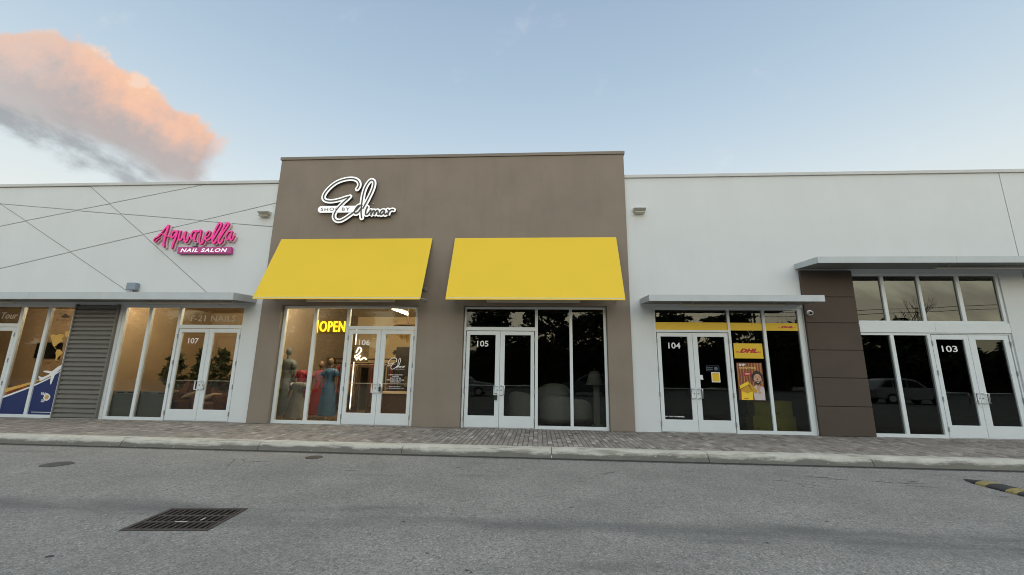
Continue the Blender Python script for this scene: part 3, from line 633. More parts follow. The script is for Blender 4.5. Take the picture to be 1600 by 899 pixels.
AQUA = [([(-11.579,5.18),(-11.605,5.218),(-11.571,5.284),(-11.468,5.35),(-11.379,5.483),(-11.305,5.597),(-11.243,5.673),(-11.218,5.693)],0.056),([(-11.226,5.683),(-11.23,5.558),(-11.255,5.387),(-11.269,5.216),(-11.263,5.083),(-11.242,5.027)],0.094),([(-11.478,5.398),(-11.397,5.426),(-11.261,5.368),(-11.158,5.333),(-11.09,5.325)],0.037),([(-11.584,5.176),(-11.53,5.179),(-11.469,5.255),(-11.419,5.292)],0.034),([(-10.92,5.489),(-11.0,5.509),(-11.055,5.442),(-11.065,5.347),(-11.035,5.29),(-10.985,5.328),(-10.93,5.441)],0.067),([(-10.895,5.508),(-10.9,5.384),(-10.929,5.233),(-10.961,5.101),(-10.974,4.969)],0.086),([(-10.797,5.498),(-10.816,5.346),(-10.795,5.232),(-10.738,5.231),(-10.679,5.326),(-10.656,5.459)],0.071),([(-10.631,5.477),(-10.641,5.325),(-10.61,5.212),(-10.572,5.155),(-10.525,5.211),(-10.504,5.306)],0.075),([(-10.33,5.504),(-10.401,5.476),(-10.438,5.362),(-10.413,5.277),(-10.355,5.267),(-10.308,5.38),(-10.29,5.494)],0.071),([(-10.283,5.503),(-10.302,5.342),(-10.31,5.229),(-10.273,5.182)],0.071),([(-10.23,5.475),(-10.153,5.522),(-10.143,5.36),(-10.145,5.209),(-10.088,5.096),(-10.028,5.133),(-9.988,5.284)],0.071),([(-9.934,5.302),(-9.868,5.358),(-9.847,5.453),(-9.9,5.491),(-9.954,5.416),(-9.972,5.302),(-9.928,5.208),(-9.846,5.226),(-9.774,5.301)],0.06),([(-9.729,5.207),(-9.648,5.395),(-9.566,5.584),(-9.531,5.717),(-9.583,5.746),(-9.645,5.66),(-9.701,5.49),(-9.736,5.301),(-9.723,5.169),(-9.666,5.112),(-9.613,5.187)],0.079),([(-9.541,5.206),(-9.459,5.393),(-9.357,5.582),(-9.302,5.705),(-9.355,5.744),(-9.423,5.64),(-9.487,5.45),(-9.534,5.281),(-9.522,5.149),(-9.46,5.111),(-9.409,5.205)],0.079),([(-9.19,5.477),(-9.263,5.468),(-9.321,5.355),(-9.315,5.261),(-9.252,5.223),(-9.192,5.316),(-9.16,5.467)],0.064),([(-9.16,5.467),(-9.176,5.335),(-9.18,5.241),(-9.127,5.203),(-9.073,5.334)],0.06)]
DOORLOGO = [[(-3.932,1.7),(-3.923,1.757),(-3.966,1.807),(-4.025,1.806),(-4.088,1.774),(-4.143,1.716),(-4.166,1.665),(-4.131,1.64),(-4.066,1.647),(-3.989,1.673)],[(-3.995,1.667),(-4.038,1.629),(-4.073,1.565),(-4.069,1.514),(-4.028,1.496),(-3.965,1.528),(-3.89,1.58)],[(-3.891,1.593),(-3.916,1.567),(-3.907,1.542),(-3.864,1.58),(-3.826,1.682),(-3.811,1.758),(-3.834,1.796),(-3.864,1.757),(-3.877,1.669),(-3.876,1.555)],[(-3.851,1.58),(-3.836,1.549),(-3.812,1.575),(-3.797,1.55),(-3.766,1.575),(-3.751,1.55),(-3.72,1.576),(-3.712,1.551),(-3.682,1.589)],[(-4.166,1.589),(-4.075,1.59)]]
t = thing('shop_sign', 'white script sign outlined in black high on the taupe wall', 'sign', (-5.4, TY, 6.2))
b = MB(); b.m = 0
for i, st_ in enumerate(EDIMAR): b.ribbon(st_, .142 if i < 4 else .135, -.27 - .0012*i, .06, .00006, side=1)
b.m = 0; o = b.build('letter_outline', [M['sign'], M['signblk']], t)
pp = [(-6.485 + .05*math.cos(a)*1.0, 6.117 + .105*math.sin(a)) for a in [math.pi/2 + math.pi*i/8 for i in range(9)]]
pl_ = [(-6.43 + .105*math.cos(math.pi/2 + math.pi*i/10), 6.117 + .105*math.sin(math.pi/2 + math.pi*i/10)) for i in range(11)] + [(-5.36, 6.012), (-5.36, 6.222)]
b = MB(); b.prism(pl_, 'y', -.285, -.21); o = b.build('plate', [M['sign'], M['signblk']], t)
for p in o.data.polygons:
    if abs(p.normal.y) < .5: p.material_index = 1
b = MB()
for i, st_ in enumerate(EDIMAR): b.ribbon(st_, .036 if i in (0, 1, 3) else .044, -.289 - .0012*i, .014, .00006)
b.build('script_line', M['signline'], t)
text('lettering', 'SHOP BY', M['signgrey'], t, -6.44, -5.56, 6.065, 6.165, -.300, .002, bold=.012, spacing=1.25)
b = MB()
for x, z in ((-5.527, 6.50), (-4.904, 6.33), (-5.885, 5.72), (-5.15, 5.80), (-4.33, 5.90), (-6.3, 6.5), (-6.0, 6.95), (-4.95, 6.9)): b.tube([(x, TY, z), (x, -.20, z)], .012, 8)
b.build('stud', M['steel'], t)
t = thing('salon_sign', 'pink script sign with a magenta name bar on the scored white wall', 'sign', (-10.3, WY, 5.2))
b = MB()
for i, (st_, w_) in enumerate(AQUA): b.ribbon([(x+.008, z-.010) for x, z in st_], w_*.8+.03, -.150 - .0008*i, .03, .00004)
b.build('backer', M['pinkpale'], t)
b = MB()
for i, (st_, w_) in enumerate(AQUA): b.ribbon(st_, w_*.70, -.205 - .0008*i, .05, .00004, side=1)
b.build('script_letters', [M['pink'], M['pinkside']], t)
MB().prism([(-10.79, 4.80), (-9.108, 4.795), (-9.123, 5.0), (-10.79, 5.005)], 'y', -.19, -.10).build('name_bar', M['magenta'], t, .005)
text('lettering', 'NAIL SALON', M['lit'], t, -10.69, -9.235, 4.842, 4.955, -.195, .006, shear=.22, bold=.03, spacing=1.2)
MB().box(-10.40, -10.26, -.16, WY, 5.04, 5.14).build('bracket', M['hinge'], t); MB().box(-10.5, -9.4, -.115, WY, 4.86, 4.9).build('standoff', M['hinge'], t)

# ------------------------------------------------------------------ graphics on the glass
D0 = -.0055
def decal(pts, name, m, parent, y=-.010): return MB().prism(pts, 'y', y, y+.004).build(name, m, parent)
t = thing('window_graphic', 'navy, gold and white travel graphic with an aeroplane across two far left panes', 'graphic', (-14.6, -.01, .6))
def cr(p, n=6): return smooth(p, n)
wt_ = cr([(-15.46, .575), (-15.164, .685), (-14.699, .864), (-14.362, 1.02), (-14.127, 1.145), (-13.84, 1.36)])
decal(wt_ + [(-13.84, .088), (-15.46, .088)], 'navy_panel', M['navy'], t, -.010)
decal(wt_ + [(x, z - .055 + .02*i/len(wt_)) for i, (x, z) in list(enumerate(wt_))[::-1]], 'white_stripe', M['vinyl'], t, -.0145)
gt = cr([(-15.46, .795), (-15.209, .85), (-14.707, .985), (-14.36, 1.10)]); gb_ = cr([(-15.46, .67), (-15.186, .768), (-14.693, .93), (-14.36, 1.085)])
decal(gt + gb_[::-1], 'gold_stripe', M['goldv'], t, -.0105)
decal(cr([(-13.845, 1.47), (-13.93, 1.46), (-14.08, 1.335), (-14.13, 1.30), (-14.25, 1.315), (-14.38, 1.31), (-14.37, 1.28), (-14.23, 1.25), (-14.17, 1.225), (-14.31, 1.15), (-14.41, 1.13), (-14.49, 1.16), (-14.50, 1.12), (-14.45, 1.08), (-14.44, 1.03), (-14.36, 1.04), (-14.16, 1.15), (-14.12, 1.17), (-14.10, 1.0), (-14.075, .93), (-14.05, .95), (-14.02, 1.10), (-13.985, 1.235), (-13.87, 1.38)], 3), 'aeroplane', M['vinyl'], t, -.020)
mp_ = M['goldv']
decal([(-14.46, 2.33), (-14.38, 2.37), (-14.26, 2.35), (-14.16, 2.39), (-14.05, 2.38), (-14.02, 2.30), (-14.08, 2.24), (-14.02, 2.20), (-14.10, 2.13), (-14.16, 2.09), (-14.20, 2.02), (-14.25, 2.04), (-14.22, 1.99), (-14.15, 1.94), (-14.19, 1.95), (-14.30, 2.05), (-14.36, 2.18), (-14.40, 2.24)], 'world_map', mp_, t)
decal([(-14.14, 1.93), (-14.04, 1.93), (-13.93, 1.84), (-13.98, 1.77), (-14.05, 1.70), (-14.08, 1.60), (-14.11, 1.62), (-14.12, 1.74), (-14.16, 1.83)], 'world_map', mp_, t)
decal([(-14.0, 2.46), (-13.86, 2.47), (-13.85, 2.36), (-13.93, 2.27), (-13.98, 2.35)], 'world_map', mp_, t)
em = [(-14.10 + .105*math.cos(a), .565 + .095*math.sin(a)) for a in [math.pi*2*i/20 for i in range(20)]]
decal(em, 'emblem', M['vinyl'], t, -.014); decal([(-14.10 + .075*math.cos(a)*(1 if i % 2 else .72), .57 + .07*math.sin(a)*(1 if i % 2 else .72)) for i, a in enumerate([math.pi*2*i/20 for i in range(20)])], 'emblem', M['goldv'], t, -.018)
text('lettering', 'Viajes', M['vinyl'], t, -14.30, -14.08, .60, .71, -.0185, .003, shear=.25, bold=.02); text('lettering', 'Sur', M['vinyl'], t, -14.25, -14.12, .43, .52, -.0185, .003, shear=.25, bold=.02)
MB().box(-14.47, -13.87, -.015, -.011, .146, .160).build('lettering', M['vinyl'], t)
t = thing('window_lettering', 'pale travel lettering on the glass above the far left door', 'lettering', (-15.9, -.01, 2.9))
text('lettering', 'Travel Tour', M['vinylgrey'], t, -16.95, -15.66, 2.83, 3.02, -.010, .003, shear=.25, bold=.01)
t = thing('window_emblem', 'small brown emblem with lettering high on the far left window', 'emblem', (-14.15, -.01, 2.85))
brn = mat('brown vinyl', (.10, .055, .03), .5)
decal(cr([(-14.27, 2.90), (-14.20, 2.95), (-14.11, 2.985), (-14.02, 2.94), (-13.93, 2.90), (-14.02, 2.87), (-14.18, 2.87)], 3), 'emblem', brn, t); text('lettering', 'Travel Tour', brn, t, -14.38, -13.93, 2.78, 2.84, -.010, .003, bold=.01)
t = thing('window_lettering', 'pale lettering on the transom over the doors numbered 107', 'lettering', (-9.5, -.01, 2.87))
text('lettering', 'F-21 NAILS', M['vinylgrey'], t, -10.16, -8.79, 2.79, 2.965, -.010, .003, bold=.008, spacing=1.1)
t = thing('window_lettering', 'small white script and text lines on the right door of the lit shop', 'lettering', (-3.92, -.01, 1.4))
b = MB()
for i, st_ in enumerate(DOORLOGO): b.ribbon(st_, .017, -.010-.0006*i, .003, .00001)
b.build('script_line', M['vinyl'], t)
for s_, xa, xb, za, zb in (('by the collection', -3.98, -3.69, 1.488, 1.512), ('LADIES COLLECTION', -4.12, -3.732, 1.330, 1.362), ('FASHION', -4.013, -3.839, 1.283, 1.312), ('BEAUTY STORE', -4.074, -3.771, 1.240, 1.268), ('WHOLESALE & RETAIL', -4.174, -3.67, 1.188, 1.22), ('OPEN DAILY', -4.066, -3.77, 1.137, 1.168), ('@shopbyedimar', -4.096, -3.761, 1.010, 1.040), ('www.shopbyedimar.com', -4.164, -3.674, .968, .996)):
    text('lettering', s_, M['vinyl'], t, xa, xb, za, zb, -.009, .003, bold=.012)
# yellow courier graphics on 104
def courier(parent, x0, x1, z0, z1, y, line=True):
    text('logo', 'DHL', M['dhlred'], parent, x0, x1, z0, z1, y, .003, shear=.42, bold=.075, spacing=1.08)
    if line:
        h_ = (z1-z0); w_ = (x1-x0)*.22
        b = MB()
        for q in (.08, .24): b.box(x0-w_*.9, x0-.01, y-.0015, y+.0015, z0+h_*q, z0+h_*(q+.08)).box(x1-.03, x1+w_*.8, y-.0015, y+.0015, z0+h_*q, z0+h_*(q+.08))
        b.build('logo_stripe', M['dhlred'], parent)
for xa, xb, z0, z1, lab in ((3.192, 5.088, 2.648, 2.855, 'wide yellow band on the glass over the doors numbered 104'), (5.157, 5.998, 2.645, 2.852, 'yellow band without lettering on the middle tall pane beside the doors numbered 104'), (6.08, 6.923, 2.645, 2.85, 'yellow band with small red letters on the pane next to the brown pillar')):
    t = thing('window_band', lab, 'window band', ((xa+xb)/2, -.01, z0), 'yellow bands across the shop glass')
    MB().box(xa, xb, -.010, -.0056, z0, z1).build('band', M['dhlyel'], t)
    if xa > 6: courier(t, 6.47, 6.80, 2.715, 2.772, -.012)
t = thing('window_sign', 'yellow rectangular sign with red slanted letters above the man poster', 'sign', (5.58, -.01, 1.9))
MB().prism([(5.205, 1.905), (5.95, 1.905), (5.947, 2.30), (5.21, 2.30)], 'y', -.012, -.006).build('panel', M['dhlyel'], t); courier(t, 5.345, 5.81, 2.05, 2.165, -.0145)
# poster: a smiling man behind a big yellow box
t = thing('poster', 'poster of a smiling curly haired man in a shirt carrying a yellow box', 'poster', (5.56, -.01, .83))
b = MB(); pr = random.Random(4)
MB().box(5.235, 5.888, -.0095, -.006, .835, 1.79).build('panel', mat('poster wood brown', (.20, .050, .020), .5), t)
b = MB()
for i in range(9):
    x = 5.25 + i*.072; b.box(x, x+pr.uniform(.015, .04), -.0105, -.0096, 1.2, 1.785)
b.build('wood_planks', mat('poster plank', (.46, .18, .05), .5), t)
def ell(cx, cz, rx, rz, n=24, w=0): return [(cx + rx*(1+w*math.sin(7*a))*math.cos(a), cz + rz*(1+w*math.sin(9*a))*math.sin(a)) for a in [math.pi*2*i/n for i in range(n)]]
skin = mat('poster skin', (.55, .30, .20), .5); hairm = mat('poster hair', (.022, .012, .009), .5); shirt = mat('poster shirt', (.58, .50, .48), .5)
decal(cr([(5.62, .84), (5.60, 1.02), (5.62, 1.16), (5.70, 1.22), (5.76, 1.17), (5.82, 1.19), (5.885, 1.14), (5.885, .84)], 3), 'shirt', shirt, t, -.0125)
decal([(5.69, 1.20), (5.80, 1.20), (5.79, 1.13), (5.745, 1.04), (5.70, 1.12)], 'neck', skin, t, -.0135)
decal(ell(5.735, 1.42, .142, .17, 40, .06), 'hair', hairm, t, -.0150); decal(ell(5.738, 1.365, .100, .142), 'face', skin, t, -.0165)
decal([(5.655, 1.36), (5.66, 1.27), (5.70, 1.235), (5.74, 1.225), (5.785, 1.24), (5.815, 1.28), (5.82, 1.36), (5.80, 1.31), (5.77, 1.315), (5.74, 1.325), (5.705, 1.315), (5.675, 1.31)], 'beard', hairm, t, -.0175)
decal([(5.70, 1.30), (5.742, 1.282), (5.785, 1.302), (5.742, 1.305)], 'smile', M['vinyl'], t, -.0185)
b = MB()
for ex_ in (5.702, 5.775): b.prism(ell(ex_, 1.40, .014, .007, 10), 'y', -.0180, -.0170); b.prism([(ex_-.02, 1.425), (ex_+.02, 1.428), (ex_+.02, 1.435), (ex_-.02, 1.433)], 'y', -.0180, -.0170)
b.prism([(5.732, 1.39), (5.745, 1.39), (5.752, 1.345), (5.724, 1.345)], 'y', -.0178, -.0170); b.build('eyes', hairm, t)
by = mat('poster box lit', (.88, .60, .03), .5); byd = mat('poster box dark', (.56, .30, .012), .5)
decal([(5.285, .84), (5.575, .84), (5.585, 1.06), (5.45, 1.02), (5.30, 1.08)], 'box_front', by, t, -.0195)
decal([(5.285, 1.10), (5.48, 1.21), (5.58, 1.07), (5.45, 1.0), (5.295, 1.07)], 'box_opening', byd, t, -.0200)
decal([(5.265, 1.20), (5.49, 1.315), (5.50, 1.235), (5.275, 1.115)], 'box_lid', by, t, -.0205); decal([(5.492, 1.315), (5.70, 1.09), (5.68, 1.02), (5.60, 1.04), (5.502, 1.235)], 'box_lid', byd, t, -.0208)
decal(ell(5.76, 1.03, .045, .03, 12), 'hand', skin, t, -.0215)
decal([(5.40, 1.445), (5.57, 1.465), (5.575, 1.555), (5.405, 1.54)], 'badge', M['dhlred'], t, -.0130); text('lettering', 'NOW', M['vinyl'], t, 5.43, 5.55, 1.485, 1.525, -.0150, .001, bold=.02)
text('lettering', 'SHIP', M['vinyl'], t, 5.295, 5.455, 1.705, 1.765, -.0130, .001, bold=.04); text('lettering', 'NATIONWIDE', mat('poster yellow', (.80, .50, .12), .5), t, 5.30, 5.725, 1.635, 1.685, -.0130, .001, bold=.03)
courier(t, 5.345, 5.46, .868, .888, -.0225, False)
t = thing('notice', 'small yellow notice with white border on the right door numbered 104', 'notice', (4.68, -.01, 1.28))
MB().box(4.572, 4.790, -.010, -.006, 1.275, 1.535).build('paper', M['vinyl'], t); MB().box(4.590, 4.772, -.012, -.0102, 1.295, 1.505).build('panel', M['dhlyel'], t)
MB().box(4.60, 4.76, -.0135, -.0122, 1.508, 1.518).build('logo_stripe', M['dhlred'], t)
t = thing('window_sticker', 'dim grey bordered sticker above the yellow notice', 'sticker', (4.62, -.01, 1.56))
sg_ = mat('dull blue grey', (.075, .095, .12), .5); MB().wall(4.452, 4.785, 1.562, 1.703, -.010, -.006, [(4.462, 4.775, 1.572, 1.693)]).build('border', sg_, t)
MB().box(4.475, 4.62, -.010, -.006, 1.65, 1.665).box(4.475, 4.62, -.010, -.006, 1.60, 1.625).prism(ell(4.70, 1.63, .05, .045, 16), 'y', -.010, -.006).build('panel', sg_, t)
t = thing('window_sticker', 'small white tag on the glass beside the meeting stile of doors 104', 'sticker', (4.31, -.01, 1.34))
MB().prism([(4.257, 1.345), (4.357, 1.335), (4.345, 1.40), (4.352, 1.455), (4.257, 1.46)], 'y', -.010, -.006).build('paper', M['vinyl'], t)
t = thing('window_lettering', 'line of small white lettering at the foot of the left door numbered 104', 'lettering', (3.55, -.01, .38))
text('lettering', 'NO CASH ON PREMISES', M['vinyl'], t, 3.315, 3.80, .372, .402, -.009, .003, bold=.03)

# ------------------------------------------------------------------ the lit fashion shop
def lamp_tube(pts, col, st, label, name='ceiling_lamp'):
    t = thing(name, label, 'lamp', pts[0], 'long tube lamps on the shop ceilings'); em_ = mat('lit tube', col, .5, emit=st)
    MB().tube([(p[0], p[1], p[2]) for p in pts], .045, 8).build('tube', em_, t); MB().tube([(p[0], p[1], p[2]+.075) for p in pts], .03, 6).build('lamp_body', M['vinyl'], t)
warm = (1.0, .80, .50)
lamp_tube([(-4.71, 1.58, 3.45), (-4.63, 2.9, 3.45)], (1, .88, .62), 34, 'lit tube lamp on the ceiling behind the transom of the lit shop')
lamp_tube([(-7.5, .6, 3.64), (-5.7, .6, 3.64)], (1, .88, .66), 125, 'warm tube lamp on the ceiling over the dresses'); lamp_tube([(-5.0, .6, 3.64), (-3.1, .6, 3.64)], (1, .88, .66), 125, 'warm tube lamp on the ceiling just inside the doors numbered 106')
t = thing('open_sign', 'glowing yellow neon open sign hanging behind the window', 'neon sign', (-5.85, .12, 2.52))
neon = mat('neon yellow', (1.0, .66, .03), .4, emit=3.2); text('lettering', 'OPEN', neon, t, -6.30, -5.55, 2.53, 2.835, .09, .04, bold=.012, spacing=1.12)
MB().box(-6.385, -6.350, .09, .12, 2.50, 2.86).build('tube', neon, t); MB().box(-6.36, -5.40, .135, .145, 2.48, 2.88).build('back_panel', mat('clear panel', (.20, .16, .08), .3), t)
MB().tube([(-6.1, .13, 2.88), (-5.9, .13, 3.3)], .004, 4).tube([(-5.6, .13, 2.88), (-5.85, .13, 3.3)], .004, 4).build('hanging_wire', M['black'], t)
def mannequin(x, y, label, dress, skin_, head=True, h=1.72):
    t = thing('mannequin', label, 'mannequin', (x, y, 0), 'dressed figures in the lit shop window')
    prof = [(.27, .12), (.26, .25), (.225, .6), (.20, .85), (.165, 1.0), (.135, 1.1), (.16, 1.22), (.175, 1.33), (.165, 1.40), (.09, 1.45)]
    b = MB(); pv = None
    for r_, z in prof:                           # long dress with soft folds
        z = z*h/1.72; n = 28; ring = []
        for i in range(n):
            a = 2*math.pi*i/n; f = 1 + (.09*math.sin(7*a) + .05*math.sin(11*a+1))*max(0, (1.0-z))
            ring.append(b.b.verts.new((x + r_*f*math.cos(a), y + .72*r_*f*math.sin(a), z)))
        if pv:
            for i in range(n): b._f([pv[i], pv[(i+1) % n], ring[(i+1) % n], ring[i]])
        pv = ring
    for s in (-1, 1): b.tube([(x+s*.15, y, 1.40*h/1.72), (x+s*.20, y-.02, 1.33*h/1.72), (x+s*.225, y-.03, 1.22*h/1.72)], [.05, .075, .085], 10)
    b.build('dress', dress, t, shade=True)
    b = MB()
    if head: b.tube([(x, y, 1.42*h/1.72), (x, y, 1.52*h/1.72)], .045, 10); b.ball((x, y-.01, 1.62*h/1.72), .10, .82, .95, 1.15)
    for s in (-1, 1): b.tube([(x+s*.19, y-.02, 1.34*h/1.72), (x+s*.245, y-.01, 1.10*h/1.72), (x+s*.25, y-.07, .86*h/1.72)], [.042, .034, .026], 8)
    b.build('figure', skin_, t, shade=True)
    MB().lathe([(.17, 0), (.17, .015), (.02, .03), (.02, .3)], x, y, 20).build('stand', M['steel'], t)
mskin = mat('mannequin skin', (.20, .13, .09), .5)
mannequin(-6.27, .95, 'mannequin in a long blue dress in front of the glowing open sign', mat('blue dress', (.045, .115, .23), .7, .25, 5), mskin, h=1.80)
mannequin(-6.72, 1.25, 'mannequin in a red dress behind the blue one', mat('red dress', (.36, .035, .045), .7, .25, 6), mskin, h=1.72)
mannequin(-7.45, 1.5, 'red garment figure half hidden at the left window edge of the lit shop', mat('deep red dress', (.30, .03, .04), .7, .25, 6), mskin, False, h=1.72)
mannequin(-7.5, .75, 'headless figure in a tall slate grey gown at the left window edge', mat('slate gown', (.15, .18, .20), .7, .2, 5), mat('slate form', (.13, .155, .175), .6), True, h=2.1)
mannequin(-6.95, .5, 'figure in a short pale grey gown low in the left window of the lit shop', mat('pale grey gown', (.20, .20, .20), .7, .2, 5), mskin, False, h=1.3)
# rack of clothes and a shelf with little plants
t = thing('clothes_rack', 'dark clothes rack of hanging garments under the shelf in the lit shop', 'rack', (-6.6, 3.6, 0))
b = MB(); b.tube([(-8.0+.35, 3.6, 1.72), (-4.9, 3.6, 1.72)], .018, 8)
for x in (-7.6, -6.2, -4.95): b.tube([(x, 3.6, 0), (x, 3.6, 1.72)], .018, 8)
b.build('rail', M['black'], t); rg = random.Random(11); cols = [(.30, .03, .04), (.28, .22, .15), (.10, .07, .05), (.42, .30, .20), (.03, .03, .035), (.30, .26, .22), (.22, .05, .06), (.07, .10, .14)]
for i in range(30):
    x = -7.55 + i*.088; L = rg.uniform(.75, 1.25); wd = rg.uniform(.20, .28); c = cols[rg.randrange(8)]
    MB().prism([(3.6-wd*.35, 1.68), (3.6+wd*.35, 1.68), (3.6+wd, 1.60), (3.6+wd*.9, 1.68-L), (3.6-wd*.9, 1.68-L), (3.6-wd, 1.60)], 'x', x-.02, x+.025).build('garment', mat('garment cloth', c, .8, .2, 6), t, .01)
t = thing('wall_shelf', 'dark wooden shelf over the clothes rack in the lit shop', 'shelf', (-6.3, 4.0, 1.9)); MB().box(-7.7, -4.85, 3.45, 3.9, 1.86, 1.90).build('board', M['wood'], t); MB().box(-7.6, -7.56, 3.5, 3.88, 0, 1.859).box(-4.95, -4.91, 3.5, 3.88, 0, 1.859).build('upright', M['wood'], t)
def leafclump(b, c, r, n, sz, rg, flat=.8):
    for i in range(n):
        d = Vector((rg.gauss(0, 1), rg.gauss(0, 1), rg.gauss(0, 1)*flat)).normalized()*r*rg.random()**.45
        p = Vector(c) + d; a = Vector((rg.gauss(0, 1), rg.gauss(0, 1), rg.gauss(0, .6))).normalized(); q = a.cross(Vector((rg.gauss(0, 1), rg.gauss(0, 1), rg.gauss(0, 1)))).normalized(); s = sz*rg.uniform(.6, 1.3)
        b.quad(p - a*s, p + q*s*.45, p + a*s, p - q*s*.45)
leafm = mat('indoor leaf', (.035, .055, .025), .6, .3, 4)
for x, lab in ((-6.75, 'small dark potted plant on the shelf left of the open sign'), (-5.85, 'small dark potted plant on the shelf under the open sign'), (-5.15, 'small dark potted plant on the shelf beside the doors of the lit shop')):
    t = thing('potted_plant', lab, 'plant', (x, 3.65, 1.90), 'little plants along the shelf'); MB().lathe([(.05, 1.90), (.075, 2.02)], x, 3.65, 12).build('pot', M['black'], t); b = MB(); leafclump(b, (x, 3.65, 2.12), .15, 60, .07, rg); b.build('leaves', leafm, t)
t = thing('wall_clock', 'small round dark ornament on the wall below the open sign', 'ornament', (-6.0, 5.9, 2.6)); MB().tube([(-8.0, 0, 0), (-8, .03, 0)], .01, 4).build('hook', M['black'], t) if False else None
MB().tube([(-6.6, 5.99, 2.9), (-6.6, 5.95, 2.9)], .16, 20).build('face', M['wood'], t)
t = thing('garment_display', 'tall dark display panel on the wall behind door 106', 'panel', (-4.75, 3.2, 0)); MB().box(-5.05, -4.45, 3.2, 3.26, 1.28, 2.30).build('panel', mat('dark fabric', (.03, .028, .03), .8, .4, 8), t); MB().box(-4.78, -4.72, 3.262, 3.30, 0, 2.2).build('stand', M['black'], t)
t = thing('floor_mirror', 'wooden framed floor mirror behind the left door numbered 106', 'mirror', (-5.45, 1.6, 0)); MB().wall(-5.72, -5.30, .05, 1.62, 1.6, 1.66, [(-5.66, -5.36, .12, 1.55)]).build('frame', M['wood'], t); MB().box(-5.67, -5.35, 1.64, 1.65, .11, 1.56).build('mirror_glass', mat('mirror', (.35, .28, .2), .08, metal=1), t)
t = thing('counter', 'dark wooden counter with goods at the back of the lit shop', 'counter', (-4.0, 3.6, 0)); MB().box(-5.2, -3.1, 3.7, 4.3, 0, .92).build('cabinet', M['wood'], t); MB().box(-5.25, -3.05, 3.62, 4.35, .922, .97).build('counter_top', mat('cream top', (.50, .38, .22), .4), t)
for i in range(7):
    x = -5.05 + i*.28; hh = rg.uniform(.10, .26); tt = thing('parcel', ['brown', 'cream', 'tan', 'red', 'small dark', 'tall cream', 'pale'][i] + ' goods box on the counter of the lit shop', 'box', (x, 3.9, .97), 'goods on the shop counter')
    MB().box(x-.09, x+.09, 3.8, 4.0, .972, .97+hh).build('box', mat('goods', [(.25, .14, .07), (.5, .4, .25), (.4, .26, .12), (.35, .05, .05), (.04, .03, .03), (.5, .42, .3), (.45, .4, .35)][i], .7), tt, .006); MB().box(-.02+x, .02+x, 3.797, 3.80, .975, .96+hh).build('tape', M['vinylgrey'], tt)
t = thing('display_shelf', 'pale shelf unit stacked with folded clothes at the back of the lit shop', 'shelf', (-5.6, 5.2, 0)); pale = mat('pale shelf board', (.62, .52, .38), .6)
for z in (.05, .5, .95, 1.4): MB().box(-6.5, -4.6, 5.2, 5.6, z, z+.03).build('shelf_board', pale, t)
for x in (-6.53, -5.55, -4.6): MB().box(x, x+.03, 5.2, 5.6, 0, 1.75).build('upright', pale, t)
for z in (.08, .53, .98, 1.43):
    for i in range(9):
        if rg.random() < .8: MB().box(-6.45+i*.21, -6.28+i*.21, 5.25, 5.5, z+.002, z+rg.uniform(.08, .30)).build('folded_clothes', mat('folded cloth', rg.choice(cols+[(.6, .5, .42), (.55, .5, .45), (.5, .2, .2)]), .85, .1, 6), t, .01)
t = thing('bench', 'cream display bench with small goods behind the doors numbered 106', 'bench', (-4.6, 2.6, 0)); MB().box(-5.2, -3.9, 2.4, 2.9, .72, .78).build('bench_top', pale, t); MB().box(-5.15, -3.95, 2.45, 2.85, .1, .719).build('cabinet', M['wood'], t)
t = thing('pendant_lamp', 'gold fringed hanging decoration inside the right door numbered 106', 'pendant', (-4.0, 1.5, 2.6)); b = MB()
for i in range(70):
    a = rg.uniform(0, 6.28); r_ = .42*rg.random()**.5; L = .2 + .35*(1-r_/.42); x, y = -4.15 + r_*math.cos(a), 1.5 + r_*math.sin(a); b.tube([(x, y, 2.85), (x+rg.uniform(-.02, .02), y, 2.85-L)], .012, 5)
b.build('fringe', mat('gold fringe', (.42, .27, .06), .5, .2, 9), t); MB().lathe([(.44, 2.85), (.44, 2.88), (.03, 2.9), (.006, 3.74)], -4.15, 1.5, 20).build('canopy_plate', M['wood'], t)
t = thing('neon_logo', 'small glowing white neon script behind the left door numbered 106', 'neon sign', (-5.1, .6, 1.95)); b = MB()
wneon = mat('neon white', (1, .97, .90), .4, emit=3.0)
b.ribbon([(-5.37, 1.98), (-5.30, 2.12), (-5.22, 2.05), (-5.30, 1.92), (-5.40, 1.86), (-5.33, 1.80), (-5.24, 1.88)], .035, .60, .02); b.ribbon([(-5.34, 1.76), (-5.29, 1.84), (-5.22, 1.76), (-5.12, 1.82), (-5.05, 1.78)], .04, .59, .02); b.build('neon_tube', wneon, t); MB().box(-5.45, -5.0, .625, .635, 1.7, 2.2).build('back_panel', mat('panel', (.25, .18, .1), .4), t)
t = thing('light_strip', 'thin vertical lit strip inside the left door numbered 106', 'lamp', (-5.44, .7, 0)); MB().box(-5.56, -5.54, .9, .92, .35, 2.75).build('strip', wneon, t); MB().box(-5.565, -5.535, .921, .94, .3, 2.8).build('channel', M['steel'], t)

